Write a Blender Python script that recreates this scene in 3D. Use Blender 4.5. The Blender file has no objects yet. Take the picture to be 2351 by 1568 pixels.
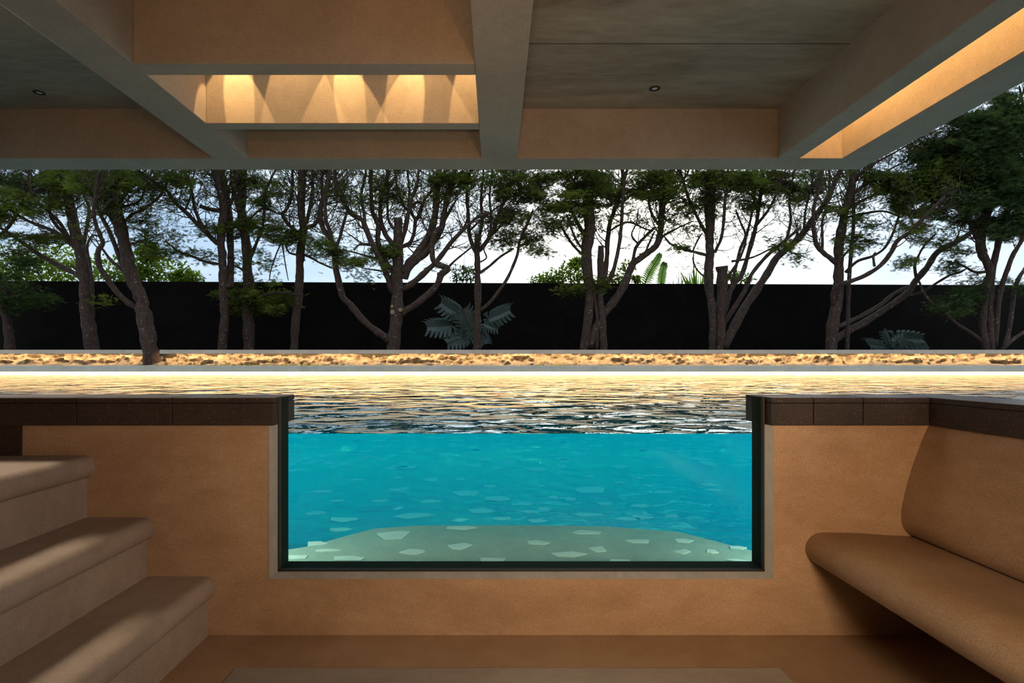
import bpy, math, random
import numpy as np
from mathutils import Vector, noise

random.seed(7)
rng = np.random.default_rng(11)
SC = bpy.context.scene
COL = SC.collection

# ------------------------------------------------------------------ camera
F, VX, VY, EZ = 1300.0, 1138.0, 832.0, 1.098      # focal length in px, vanishing point, eye height
W, H = 2351, 1568
cam_d = bpy.data.cameras.new('camera')
cam = bpy.data.objects.new('camera', cam_d)
COL.objects.link(cam)
cam.location = (0, 0, EZ)
cam.rotation_euler = (math.pi / 2, 0, 0)
cam_d.sensor_width = 36
cam_d.lens = F / W * 36
cam_d.shift_x = (W / 2 - VX) / W
cam_d.shift_y = (VY - H / 2) / W
cam_d.clip_start = 0.02
cam_d.clip_end = 400
SC.camera = cam
SC.view_settings.view_transform = 'Standard'
SC.view_settings.look = 'None'
SC.view_settings.gamma = 1
SC.view_settings.exposure = 0.0
SC.view_settings.use_curve_mapping = False
cy = SC.cycles
cy.max_bounces = 8
cy.diffuse_bounces = 4
cy.glossy_bounces = 3
cy.transmission_bounces = 4
cy.volume_bounces = 2
cy.transparent_max_bounces = 16
cy.sample_clamp_indirect = 6
cy.caustics_refractive = False
cy.use_denoising = True

D = 2.28          # distance of the window wall
ZU = 3.048        # underside of the beams
ZS = 3.523        # ceiling slab
ZW = 0.796        # pool water level


def P(x, y, d):
    return ((x - VX) * d / F, d, EZ + (VY - y) * d / F)


# ------------------------------------------------------------------ node helpers
class NT:
    def __init__(s, tree):
        s.t = tree
        tree.nodes.clear()

    def n(s, typ, **kw):
        nd = s.t.nodes.new(typ)
        for k, v in kw.items():
            if k.startswith('i_'):
                key = k[2:]
                key = int(key) if key.isdigit() else key.replace('_', ' ')
                if hasattr(v, 'is_output') or isinstance(v, bpy.types.NodeSocket):
                    s.t.links.new(v, nd.inputs[key])
                else:
                    nd.inputs[key].default_value = v
            else:
                setattr(nd, k, v)
        return nd

    def math(s, op, a, b=0.0, clamp=False):
        nd = s.n('ShaderNodeMath', operation=op, use_clamp=clamp)
        for i, v in enumerate((a, b)):
            if isinstance(v, bpy.types.NodeSocket):
                s.t.links.new(v, nd.inputs[i])
            else:
                nd.inputs[i].default_value = v
        return nd.outputs[0]

    def mix(s, fac, a, b, blend='MIX'):
        nd = s.n('ShaderNodeMix', data_type='RGBA', blend_type=blend)
        for i, v in ((0, fac), (6, a), (7, b)):
            if isinstance(v, bpy.types.NodeSocket):
                s.t.links.new(v, nd.inputs[i])
            else:
                if i:
                    v = (*v[:3], 1)
                nd.inputs[i].default_value = v
        return nd.outputs[2]

    def ramp(s, fac, *stops):
        nd = s.n('ShaderNodeValToRGB')
        s.t.links.new(fac, nd.inputs[0])
        el = nd.color_ramp.elements
        while len(el) < len(stops):
            el.new(0.5)
        for e, (p, c) in zip(el, stops):
            e.position = p
            e.color = (*c, 1) if len(c) == 3 else c
        return nd.outputs[0]

    def noise(s, vec, scale, detail=3.0, rough=0.55, dist=0.0):
        nd = s.n('ShaderNodeTexNoise')
        s.t.links.new(vec, nd.inputs['Vector'])
        nd.inputs['Scale'].default_value = scale
        nd.inputs['Detail'].default_value = detail
        nd.inputs['Roughness'].default_value = rough
        nd.inputs['Distortion'].default_value = dist
        return nd.outputs[0]

    def scaled(s, vec, sc):
        nd = s.n('ShaderNodeVectorMath', operation='MULTIPLY')
        s.t.links.new(vec, nd.inputs[0])
        nd.inputs[1].default_value = sc
        return nd.outputs[0]

    def link(s, a, b):
        s.t.links.new(a, b)


def new_mat(name):
    m = bpy.data.materials.new(name)
    m.use_nodes = True
    return m, NT(m.node_tree)


# ------------------------------------------------------------------ world: bright hazy sky, sun behind thin cloud
def build_world():
    w = bpy.data.worlds.new('sky')
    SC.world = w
    w.use_nodes = True
    t = NT(w.node_tree)
    g = t.n('ShaderNodeTexCoord').outputs['Generated']
    sd = Vector((0.24, 1.0, 0.24)).normalized()
    dp = t.n('ShaderNodeVectorMath', operation='DOT_PRODUCT')
    t.link(g, dp.inputs[0])
    dp.inputs[1].default_value = sd
    dot = t.math('MAXIMUM', dp.outputs['Value'], 0.0)
    glow = t.math('POWER', dot, 9.0)
    core = t.math('POWER', dot, 70.0)
    cl = t.noise(t.scaled(g, (2.2, 2.2, 5.0)), 1.6, 5.0, 0.6)
    clouds = t.ramp(cl, (0.40, (0, 0, 0)), (0.68, (1, 1, 1)))
    base = t.mix(clouds, (0.46, 0.66, 0.90), (0.76, 0.88, 0.98))
    glowc = t.mix(1.0, (0.58, 0.58, 0.55), t.n('ShaderNodeCombineXYZ', i_0=glow, i_1=glow, i_2=glow).outputs[0], 'MULTIPLY')
    corec = t.mix(1.0, (2.2, 1.9, 1.4), t.n('ShaderNodeCombineXYZ', i_0=core, i_1=core, i_2=core).outputs[0], 'MULTIPLY')
    c = t.mix(1.0, base, glowc, 'ADD')
    c = t.mix(1.0, c, corec, 'ADD')
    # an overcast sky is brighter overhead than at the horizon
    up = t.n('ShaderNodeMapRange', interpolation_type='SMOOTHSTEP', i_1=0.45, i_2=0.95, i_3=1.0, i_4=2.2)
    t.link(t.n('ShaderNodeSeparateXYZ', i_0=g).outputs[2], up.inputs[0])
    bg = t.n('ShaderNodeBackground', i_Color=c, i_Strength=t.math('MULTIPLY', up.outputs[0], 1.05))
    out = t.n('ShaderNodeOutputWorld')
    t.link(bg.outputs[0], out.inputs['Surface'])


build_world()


# ------------------------------------------------------------------ lights of the lounge, with added fills
def area_light(name, loc, target, sx, sy, power, color):
    l = bpy.data.lights.new(name, 'AREA')
    l.shape = 'RECTANGLE'
    l.size, l.size_y = sx, sy
    l.energy = power
    l.color = color
    o = bpy.data.objects.new(name, l)
    COL.objects.link(o)
    o.location = loc
    o.rotation_euler = (Vector(target) - Vector(loc)).to_track_quat('-Z', 'Y').to_euler()
    return o


WARM = (1.0, 0.68, 0.42)
lamp = area_light('lounge_lamp', (0.92, -0.35, 0.98), (0.52, D, 0.68), 0.3, 0.3, 14.5, WARM)
lamp.data.spread = math.radians(92)
up = area_light('lounge_warm_fill', (0.6, -1.6, 1.5), (0.3, 2.6, 3.3), 1.2, 0.3, 17, (1.0, 0.42, 0.12))  # added warm fill behind the camera, browning the ceiling slab
up.data.spread = math.radians(120)
area_light('lounge_ceiling_glow', (0.2, -2.6, 2.9), (0.2, 3.6, 2.6), 2.4, 0.5, 2.5, (1.0, 0.62, 0.34))


stair_fill = area_light('stair_sky_fill', (-3.1, 3.4, 3.42), (-1.0, 1.2, 0.3), 0.8, 0.8, 52, (1.0, 0.78, 0.57))  # added fill under the roof, standing in for sky light from the left
bounce_fill = area_light('lounge_bounce_fill', (-0.1, -0.7, 0.95), (-0.1, 3.2, 3.05), 0.35, 0.35, 12, (1.0, 0.74, 0.52))  # added fill standing in for warm bounce off the lounge floor
bounce_fill.data.spread = math.radians(85)
stair_fill.data.spread = math.radians(110)


def spot(name, loc, target, power, color, angle, blend):
    l = bpy.data.lights.new(name, 'SPOT')
    l.energy = power
    l.color = color
    l.spot_size = math.radians(angle)
    l.spot_blend = blend
    l.shadow_soft_size = 0.01
    o = bpy.data.objects.new(name, l)
    COL.objects.link(o)
    o.location = loc
    o.rotation_euler = (Vector(target) - Vector(loc)).to_track_quat('-Z', 'Y').to_euler()
    return o


# wall washers inside the skylight shaft, crossing each other on its far wall
GOLD = (1.0, 0.66, 0.30)
for k in range(8):
    xx = -2.28 + k * 0.29
    spot('shaft_washer', (xx, 4.40, 3.92 + 0.10 * (k % 3)), (xx + (0.22, -0.20, 0.10, 0.26, -0.16)[k % 5], 4.626, 3.22), 95, GOLD, 24 + 6 * (k % 3), 0.04)
area_light('shaft_fill_light', (-1.25, 3.90, 4.45), (-1.25, 4.626, 3.3), 2.0, 0.05, 12, GOLD)  # added strip giving the shaft wall its overall gold
# unseen underwater lights added at both sides of the window to brighten the ledge
spot('pool_fill', (-1.45, D + 0.16, 0.55), (0.2, 3.2, 0.1), 24, (0.85, 1.0, 0.88), 120, 0.6)
spot('pool_fill', (1.65, D + 0.16, 0.55), (0.0, 3.2, 0.1), 24, (0.85, 1.0, 0.88), 120, 0.6)
# added light strip that gilds the wall of the long roof slot
area_light('slot_fill_light', (2.98, 2.4, 3.85), (3.317, 2.4, 3.25), 6.2, 0.05, 125, (1.0, 0.60, 0.21))


# ------------------------------------------------------------------ materials
def geo_pos(t):
    return t.n('ShaderNodeNewGeometry').outputs['Position']


def concrete(name, lo, hi, rough=0.8, stretch=(1, 1, 1), big=1.3, speck=0.35, bump=0.25, pits=0.0, spec=0.3):
    m, t = new_mat(name)
    p = geo_pos(t)
    ps = t.scaled(p, stretch)
    a = t.noise(ps, big, 6, 0.65, 0.6)
    b = t.noise(ps, big * 9, 4, 0.6, 0.3)
    mixf = t.math('ADD', t.math('MULTIPLY', a, 0.7), t.math('MULTIPLY', b, 0.3))
    c = t.ramp(mixf, (0.34, lo), (0.66, hi))
    g = t.noise(p, 260, 2, 0.7)
    gr = t.ramp(g, (0.30, (1 - speck,) * 3), (0.70, (1 + 0 * speck,) * 3))
    c = t.mix(1.0, c, gr, 'MULTIPLY')
    if pits:
        v = t.n('ShaderNodeTexVoronoi', feature='F1', i_Scale=38.0)
        t.link(p, v.inputs['Vector'])
        pm = t.ramp(v.outputs['Distance'], (0.05, (1 - pits,) * 3), (0.13, (1, 1, 1)))
        c = t.mix(1.0, c, pm, 'MULTIPLY')
    bs = t.n('ShaderNodeBsdfPrincipled', i_Roughness=rough)
    t.link(c, bs.inputs['Base Color'])
    bs.inputs['Specular IOR Level'].default_value = spec
    bm = t.n('ShaderNodeBump', i_Strength=bump, i_Distance=0.004)
    hh = t.math('ADD', t.math('MULTIPLY', g, 0.35), t.math('MULTIPLY', b, 1.0))
    t.link(hh, bm.inputs['Height'])
    t.link(bm.outputs[0], bs.inputs['Normal'])
    t.link(bs.outputs[0], t.n('ShaderNodeOutputMaterial').inputs['Surface'])
    return m


M = {}
M['plaster'] = concrete('polished_tan_plaster', (0.35, 0.225, 0.13), (0.53, 0.38, 0.25), 0.62, (1, 1, 2.2), 0.9, 0.44, 0.15)
M['step'] = concrete('pale_step_plaster', (0.33, 0.265, 0.21), (0.46, 0.38, 0.305), 0.7, (1, 1, 1), 1.8, 0.30, 0.2)
M['panel'] = concrete('grey_floor_plaster', (0.30, 0.27, 0.24), (0.42, 0.38, 0.34), 0.6, (1, 1.5, 1), 1.6, 0.25, 0.12)
M['ceil'] = concrete('board_marked_concrete', (0.26, 0.18, 0.108), (0.53, 0.41, 0.275), 0.85, (0.6, 2.2, 1), 0.9, 0.38, 0.3)
M['beam'] = concrete('beam_concrete', (0.37, 0.275, 0.185), (0.47, 0.36, 0.25), 0.85, (1, 1, 1), 1.4, 0.46, 0.3, 0.5)
M['frame'] = concrete('grey_window_surround', (0.22, 0.245, 0.25), (0.32, 0.345, 0.35), 0.75, (3, 3, 0.6), 2.0, 0.22, 0.15)
M['ledge'] = concrete('planter_concrete', (0.54, 0.43, 0.33), (0.74, 0.60, 0.47), 0.85, (0.8, 1, 1), 2.0, 0.45, 0.3)
M['backwall'] = concrete('black_garden_wall', (0.010, 0.0075, 0.006), (0.019, 0.0145, 0.0115), 0.9, (1, 1, 1), 1.2, 0.5, 0.4, 0.0, 0.04)
M['poolstone'] = concrete('pool_floor_stone', (0.20, 0.22, 0.17), (0.36, 0.38, 0.29), 0.7, (1, 1, 1), 3.0, 0.35, 0.3)
M['ledgefloor'] = concrete('tan_pool_ledge', (0.40, 0.46, 0.37), (0.57, 0.63, 0.51), 0.7, (1, 1, 1), 3.0, 0.30, 0.3)
M['inlay'] = concrete('pale_inlay_stone', (0.72, 0.78, 0.70), (0.88, 0.92, 0.84), 0.6, (1, 1, 1), 4.0, 0.18, 0.1)
M['soil'] = concrete('sandy_soil', (0.12, 0.08, 0.045), (0.46, 0.34, 0.21), 0.95, (1, 1, 1), 8.0, 0.45, 0.8)
M['ground'] = concrete('dark_ground', (0.05, 0.035, 0.02), (0.09, 0.07, 0.04), 0.95, (1, 1, 1), 3.0, 0.4, 0.6)


def stone_mat():
    m, t = new_mat('dark_speckled_coping_stone')
    p = geo_pos(t)
    a = t.noise(p, 2.2, 4, 0.6, 0.4)
    c = t.ramp(a, (0.32, (0.013, 0.008, 0.005)), (0.68, (0.036, 0.024, 0.017)))
    g = t.noise(p, 190, 2, 0.65)
    sp = t.ramp(g, (0.62, (0, 0, 0)), (0.76, (1, 1, 1)))
    c = t.mix(sp, c, (0.20, 0.15, 0.11))
    bs = t.n('ShaderNodeBsdfPrincipled', i_Roughness=0.75)
    t.link(c, bs.inputs['Base Color'])
    bm = t.n('ShaderNodeBump', i_Strength=0.5, i_Distance=0.003)
    t.link(g, bm.inputs['Height'])
    t.link(bm.outputs[0], bs.inputs['Normal'])
    t.link(bs.outputs[0], t.n('ShaderNodeOutputMaterial').inputs['Surface'])
    return m


def wet_top_mat():
    m, t = new_mat('wet_slate_coping_top')
    p = geo_pos(t)
    a = t.noise(p, 6, 4, 0.6, 0.4)
    c = t.ramp(a, (0.3, (0.13, 0.125, 0.13)), (0.7, (0.24, 0.23, 0.24)))  # paler than the stone: the wet top's reflection is painted in
    bs = t.n('ShaderNodeBsdfPrincipled', i_Roughness=0.28)
    t.link(c, bs.inputs['Base Color'])
    t.link(bs.outputs[0], t.n('ShaderNodeOutputMaterial').inputs['Surface'])
    return m


def plain(name, col, rough=0.6, metal=0.0, spec=0.4):
    m, t = new_mat(name)
    p = geo_pos(t)
    a = t.noise(p, 18, 3)
    c = t.mix(a, tuple(v * 0.85 for v in col), tuple(min(1, v * 1.15) for v in col))
    bs = t.n('ShaderNodeBsdfPrincipled', i_Roughness=rough, i_Metallic=metal)
    bs.inputs['Specular IOR Level'].default_value = spec
    t.link(c, bs.inputs['Base Color'])
    t.link(bs.outputs[0], t.n('ShaderNodeOutputMaterial').inputs['Surface'])
    return m


def emitter(name, col, strength):
    m, t = new_mat(name)
    e = t.n('ShaderNodeEmission', i_Color=(*col, 1), i_Strength=strength)
    t.link(e.outputs[0], t.n('ShaderNodeOutputMaterial').inputs['Surface'])
    return m


def bark_mat():
    m, t = new_mat('scaly_conifer_bark')
    p = geo_pos(t)
    a = t.noise(t.scaled(p, (6, 6, 2)), 3.0, 5, 0.65, 0.5)
    c = t.ramp(a, (0.35, (0.022, 0.009, 0.004)), (0.68, (0.072, 0.031, 0.013)))
    b = t.noise(p, 13, 4, 0.7, 0.6)
    li = t.ramp(b, (0.60, (0, 0, 0)), (0.68, (1, 1, 1)))
    c = t.mix(li, c, (0.20, 0.17, 0.14))            # lichen patches
    bs = t.n('ShaderNodeBsdfPrincipled', i_Roughness=0.9)
    t.link(c, bs.inputs['Base Color'])
    bm = t.n('ShaderNodeBump', i_Strength=0.8, i_Distance=0.02)
    t.link(a, bm.inputs['Height'])
    t.link(bm.outputs[0], bs.inputs['Normal'])
    t.link(bs.outputs[0], t.n('ShaderNodeOutputMaterial').inputs['Surface'])
    return m


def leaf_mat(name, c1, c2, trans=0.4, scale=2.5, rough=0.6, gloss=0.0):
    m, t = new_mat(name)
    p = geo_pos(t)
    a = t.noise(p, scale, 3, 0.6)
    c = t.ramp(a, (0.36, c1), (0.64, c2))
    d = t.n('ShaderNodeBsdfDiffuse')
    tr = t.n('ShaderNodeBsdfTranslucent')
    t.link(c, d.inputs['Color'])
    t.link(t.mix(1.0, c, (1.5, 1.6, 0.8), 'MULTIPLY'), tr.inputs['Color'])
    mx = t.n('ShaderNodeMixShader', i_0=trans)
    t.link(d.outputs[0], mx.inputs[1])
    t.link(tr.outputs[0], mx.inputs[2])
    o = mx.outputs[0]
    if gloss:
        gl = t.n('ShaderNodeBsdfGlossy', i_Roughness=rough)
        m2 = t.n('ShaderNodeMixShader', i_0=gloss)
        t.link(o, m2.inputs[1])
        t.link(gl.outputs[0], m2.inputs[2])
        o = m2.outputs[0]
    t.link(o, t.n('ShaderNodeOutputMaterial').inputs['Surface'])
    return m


def water_mat():
    m, t = new_mat('pool_water')
    p = geo_pos(t)
    n1 = t.noise(t.scaled(p, (1, 1.25, 0)), 3.3, 1.0, 0.4, 0.5)
    n2 = t.noise(t.scaled(p, (1, 1.1, 0)), 15.0, 2.0, 0.5, 0.2)
    n3 = t.noise(t.scaled(p, (1, 1, 0)), 1.3, 1.0, 0.5)
    h = t.math('ADD', t.math('MULTIPLY', n1, 1.0), t.math('MULTIPLY', n2, 0.07))
    h = t.math('ADD', h, t.math('MULTIPLY', n3, 1.0))
    bm = t.n('ShaderNodeBump', i_Strength=1.0, i_Distance=0.034)
    t.link(h, bm.inputs['Height'])
    fr = t.n('ShaderNodeLayerWeight', i_Blend=0.5)
    frv = t.math('ADD', t.math('POWER', fr.outputs['Facing'], 2.1), 0.05, True)
    gl = t.n('ShaderNodeBsdfGlossy', i_Roughness=0.02, i_Color=(0.96, 0.98, 1.0, 1))
    t.link(bm.outputs[0], gl.inputs['Normal'])
    # light leaving the denser water spreads by the square of its index
    bf = t.n('ShaderNodeNewGeometry').outputs['Backfacing']
    # only faces that look up are rippled mirror; the sides stand against the glass and pool walls
    nz = t.n('ShaderNodeSeparateXYZ', i_0=t.n('ShaderNodeNewGeometry').outputs['True Normal']).outputs[2]
    up = t.math('GREATER_THAN', t.math('ABSOLUTE', nz), 0.5)
    fac = t.math('MULTIPLY', frv, up)
    tp = t.n('ShaderNodeBsdfTransparent')
    leaving = t.math('MULTIPLY', t.math('SUBTRACT', 1.0, bf), up)
    t.link(t.mix(leaving, (1, 1, 1), (0.56, 0.56, 0.56)), tp.inputs['Color'])
    mx = t.n('ShaderNodeMixShader')
    t.link(fac, mx.inputs[0])
    t.link(tp.outputs[0], mx.inputs[1])
    t.link(gl.outputs[0], mx.inputs[2])
    out = t.n('ShaderNodeOutputMaterial')
    t.link(mx.outputs[0], out.inputs['Surface'])
    sc = t.n('ShaderNodeVolumeScatter', i_Color=(0.0, 0.60, 1.0, 1), i_Density=0.27, i_Anisotropy=0.2)
    ab = t.n('ShaderNodeVolumeAbsorption', i_Color=(0.0, 0.885, 0.985, 1), i_Density=0.55)
    ad = t.n('ShaderNodeAddShader')
    t.link(sc.outputs[0], ad.inputs[0])
    t.link(ab.outputs[0], ad.inputs[1])
    t.link(ad.outputs[0], out.inputs['Volume'])
    return m


def glass_mat():
    m, t = new_mat('clear_acrylic')
    fr = t.n('ShaderNodeFresnel', i_IOR=1.25)
    gl = t.n('ShaderNodeBsdfGlossy', i_Roughness=0.02)
    tp = t.n('ShaderNodeBsdfTransparent', i_Color=(0.95, 0.985, 0.98, 1))
    mx = t.n('ShaderNodeMixShader')
    t.link(fr.outputs[0], mx.inputs[0])
    t.link(tp.outputs[0], mx.inputs[1])
    t.link(gl.outputs[0], mx.inputs[2])
    t.link(mx.outputs[0], t.n('ShaderNodeOutputMaterial').inputs['Surface'])
    return m


M['stone'] = stone_mat()
M['wettop'] = wet_top_mat()
M['black'] = plain('black_rubber_gasket', (0.02, 0.016, 0.013), 0.6)
M['glassedge'] = plain('green_glass_edge', (0.012, 0.024, 0.019), 0.7, 0.0, 0.04)
M['ring'] = plain('dark_bronze_metal', (0.05, 0.04, 0.035), 0.4, 0.8)
M['lens'] = plain('frosted_lamp_lens', (0.62, 0.58, 0.52), 0.3)
M['cut'] = plain('pale_cut_wood', (0.24, 0.14, 0.07), 0.8)
M['led'] = emitter('warm_led_tape', (1.0, 0.76, 0.46), 90)
M['ledhot'] = emitter('bright_led_tape', (1.0, 0.70, 0.34), 340)
M['bark'] = bark_mat()
M['needles'] = leaf_mat('cypress_needles', (0.034, 0.042, 0.014), (0.135, 0.150, 0.030), 0.35, 2.2)  # bright end of the ramp paints lit clumps into the colour
M['darkneedles'] = leaf_mat('shaded_cypress_needles', (0.030, 0.044, 0.018), (0.074, 0.095, 0.032), 0.25, 2.2)  # darker copy of the needles, shade painted into the colour
M['broad'] = leaf_mat('yellow_green_leaves', (0.07, 0.10, 0.015), (0.19, 0.24, 0.04), 0.5, 3.0)
M['banana'] = leaf_mat('banana_leaf', (0.16, 0.26, 0.07), (0.26, 0.38, 0.12), 0.5, 4.0)
M['monstera'] = leaf_mat('monstera_leaf', (0.016, 0.026, 0.015), (0.030, 0.044, 0.027), 0.1, 4.0, 0.4, 0.04)
M['grass'] = leaf_mat('grass_blades', (0.12, 0.17, 0.03), (0.22, 0.26, 0.05), 0.4, 6.0)
M['water'] = water_mat()
M['glass'] = glass_mat()


# ------------------------------------------------------------------ mesh building
class MB:
    """collects geometry and links it as one mesh object"""
    def __init__(s):
        s.v, s.f, s.m = [], [], []

    def add(s, verts, faces, mi=0):
        o = len(s.v)
        s.v += [tuple(v) for v in verts]
        s.f += [tuple(i + o for i in f) for f in faces]
        s.m += [mi] * len(faces)
        return s

    def box(s, x0, x1, y0, y1, z0, z1, mi=0):
        v = [(x, y, z) for z in (z0, z1) for y in (y0, y1) for x in (x0, x1)]
        return s.add(v, [(0, 2, 3, 1), (4, 5, 7, 6), (0, 1, 5, 4), (2, 6, 7, 3), (0, 4, 6, 2), (1, 3, 7, 5)], mi)

    def prism_y(s, prof, y0, y1, mi=0, caps=True):
        """profile of (x, z), counter-clockwise seen from -y, pulled along y"""
        n = len(prof)
        v = [(x, y0, z) for x, z in prof] + [(x, y1, z) for x, z in prof]
        f = [(i, (i + 1) % n, n + (i + 1) % n, n + i) for i in range(n)]
        if caps:
            f += [tuple(range(n))[::-1], tuple(range(n, 2 * n))]
        return s.add(v, [q[::-1] for q in f], mi)

    def prism_z(s, prof, z0, z1, mi=0):
        n = len(prof)
        v = [(x, y, z0) for x, y in prof] + [(x, y, z1) for x, y in prof]
        f = [(i, (i + 1) % n, n + (i + 1) % n, n + i) for i in range(n)]
        f += [tuple(range(n))[::-1], tuple(range(n, 2 * n))]
        return s.add(v, f, mi)

    def tube(s, pts, rad, sides=8, mi=0, cap=True):
        pts = [Vector(p) for p in pts]
        n = len(pts)
        o = len(s.v)
        ref = Vector((0.13, 0.97, 0.2))
        for i, p in enumerate(pts):
            tg = (pts[min(i + 1, n - 1)] - pts[max(i - 1, 0)])
            if tg.length < 1e-9:
                tg = Vector((0, 0, 1))
            tg.normalize()
            u = ref - tg * ref.dot(tg)
            if u.length < 1e-4:
                u = Vector((1, 0, 0)) - tg * tg.x
            u.normalize()
            w = tg.cross(u)
            for k in range(sides):
                a = 2 * math.pi * k / sides
                s.v.append(tuple(p + (u * math.cos(a) + w * math.sin(a)) * rad[i]))
        for i in range(n - 1):
            for k in range(sides):
                k2 = (k + 1) % sides
                s.f.append((o + i * sides + k, o + i * sides + k2, o + (i + 1) * sides + k2, o + (i + 1) * sides + k))
                s.m.append(mi)
        if cap:
            s.f.append(tuple(o + (n - 1) * sides + k for k in range(sides)))
            s.m.append(mi)
            s.f.append(tuple(o + k for k in range(sides))[::-1])
            s.m.append(mi)
        return s

    def build(s, name, mats, parent=None, origin=None, smooth=False, bevel=0.0):
        if not isinstance(mats, (list, tuple)):
            mats = [mats]
        va = np.array(s.v, dtype=np.float64)
        if parent is not None:
            origin = Vector(parent.location)
            inv = parent.matrix_basis.to_translation()
            origin = inv
        if origin is None:
            mn, mx = va.min(0), va.max(0)
            origin = Vector(((mn[0] + mx[0]) / 2, (mn[1] + mx[1]) / 2, mn[2]))
        vs = va - np.array(origin)
        me = bpy.data.meshes.new(name)
        me.from_pydata(vs.tolist(), [], s.f)
        for m in mats:
            me.materials.append(m)
        if len(mats) > 1:
            me.polygons.foreach_set('material_index', s.m)
        if smooth:
            me.polygons.foreach_set('use_smooth', [True] * len(me.polygons))
        me.update()
        ob = bpy.data.objects.new(name, me)
        COL.objects.link(ob)
        if parent is not None:
            ob.parent = parent
        else:
            ob.location = origin
        if bevel:
            b = ob.modifiers.new('edge', 'BEVEL')
            b.width = bevel
            b.segments = 2
            b.limit_method = 'ANGLE'
        return ob


def tag(o, label, cat, group=None, kind=None):
    if label:
        o['label'] = label
    if cat:
        o['category'] = cat
    if group:
        o['group'] = group
    if kind:
        o['kind'] = kind
    return o


def thing(name, label, cat, loc, group=None, kind=None):
    o = bpy.data.objects.new(name, None)
    o.empty_display_size = 0.1
    COL.objects.link(o)
    o.location = loc
    return tag(o, label, cat, group, kind)


def np_mesh(name, verts, tris, mat, parent):
    """big triangle soup -> mesh object under parent (verts in world space)"""
    me = bpy.data.meshes.new(name)
    v = (verts - np.array(parent.location)).astype(np.float32)
    nt = len(tris)
    me.vertices.add(len(v))
    me.vertices.foreach_set('co', v.ravel())
    me.loops.add(nt * 3)
    me.loops.foreach_set('vertex_index', tris.astype(np.int32).ravel())
    me.polygons.add(nt)
    me.polygons.foreach_set('loop_start', np.arange(0, nt * 3, 3, dtype=np.int32))
    me.update(calc_edges=True)
    me.materials.append(mat)
    ob = bpy.data.objects.new(name, me)
    COL.objects.link(ob)
    ob.parent = parent
    return ob


# ================================================================== THE SETTING
def st(name, mb, mats, label, cat, bevel=0.0, smooth=False):
    o = mb.build(name, mats, bevel=bevel, smooth=smooth)
    return tag(o, label, cat, kind='structure')


XL, XR = -16.0, 17.0          # how far the pool and garden run to each side

# ---- sunken lounge
st('floor', MB().box(-7.6, 1.95, -4.6, D, -0.15, 0.0), M['plaster'], 'brown plastered floor of the sunken lounge', 'floor')
WX0, WX1 = -0.912, 1.1175      # outer edge of the window surround
WZ = 0.228
w = MB()
w.box(XL, WX0, D, D + 0.12, -0.5, 0.8468)
w.box(WX1, 1.95, D, D + 0.12, -0.5, 0.8468)
w.box(WX0, WX1, D, D + 0.12, -0.5, WZ)
st('wall_front', w, M['plaster'], 'tan plastered wall below the dark coping, holding the pool window', 'wall')
# grey splayed surround of the window
ix0, ix1, iz = -0.879, 1.086, 0.254
t = MB()
yo, yi = D - 0.004, D + 0.014
zt = 0.8468
for (a, b, c, d) in (((WX0, WZ), (ix0, iz), (ix0, zt), (WX0, zt)), ((WX1, zt), (ix1, zt), (ix1, iz), (WX1, WZ)), ((WX0, WZ), (WX1, WZ), (ix1, iz), (ix0, iz))):
    def yy(p):
        return yi if p[0] in (ix0, ix1) else yo
    q = (a, b, c, d)
    vs = [(p[0], yy(p), p[1]) for p in q] + [(p[0], D + 0.115, p[1]) for p in q]
    t.add(vs, [(0, 3, 2, 1), (4, 5, 6, 7), (0, 1, 5, 4), (1, 2, 6, 5), (2, 3, 7, 6), (3, 0, 4, 7)])
st('trim_1', t, M['frame'], 'grey splayed surround round the pool window', 'window surround')

# ---- the window: thick acrylic pane and black gasket
win = thing('window_1', 'large thick pane holding back the turquoise pool', 'window', ((ix0 + ix1) / 2, D + 0.07, iz), kind='structure')
g = MB()
gx0, gx1, gz0, gz1, gy0, gy1 = ix0 + 0.002, ix1 - 0.002, iz + 0.003, 0.955, D + 0.031, D + 0.116
v = [(x, y, z) for z in (gz0, gz1) for y in (gy0, gy1) for x in (gx0, gx1)]
g.add(v, [(0, 1, 5, 4), (2, 6, 7, 3)], 0)
g.add(v, [(0, 2, 3, 1), (0, 4, 6, 2), (1, 3, 7, 5)], 1)
g.add(v, [(4, 5, 7, 6)], 0)
g.build('pane', [M['glass'], M['glassedge']], win)
g = MB()
g.box(ix0 - 0.002, ix0 + 0.004, D + 0.010, D + 0.030, iz, 0.955)
g.box(ix1 - 0.004, ix1 + 0.002, D + 0.010, D + 0.030, iz, 0.955)
g.box(ix0 - 0.002, ix1 + 0.002, D + 0.010, D + 0.030, iz - 0.002, iz + 0.006)
g.build('gasket', M['black'], win)


# ---- coping stones (dark speckled block with a thin wet top slab)
def coping(x0, x1, y0, y1, label, rot=False):
    cx, cyy = (x0 + x1) / 2, (y0 + y1) / 2
    r = thing('coping_stone', label, 'coping stone', (cx, cyy, 0.847), 'dark coping stones along the pool edge')
    gp = 0.0012
    MB().box(x0 + gp, x1 - gp, y0 + gp, y1 - gp, 0.847, 0.936).build('block', M['stone'], r, bevel=0.004)
    MB().box(x0 + gp, x1 - gp, y0 + gp - 0.002, y1 - gp, 0.9372, 0.957).build('top_slab', [M['stone']], r, bevel=0.003)
    # wet slate top, with its reflection put into a paler colour
    MB().box(x0 + gp + 0.004, x1 - gp - 0.004, y0 + gp + 0.006, y1 - gp - 0.004, 0.957, 0.9585).build('wet_surface', M['wettop'], r)
    return r


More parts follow.
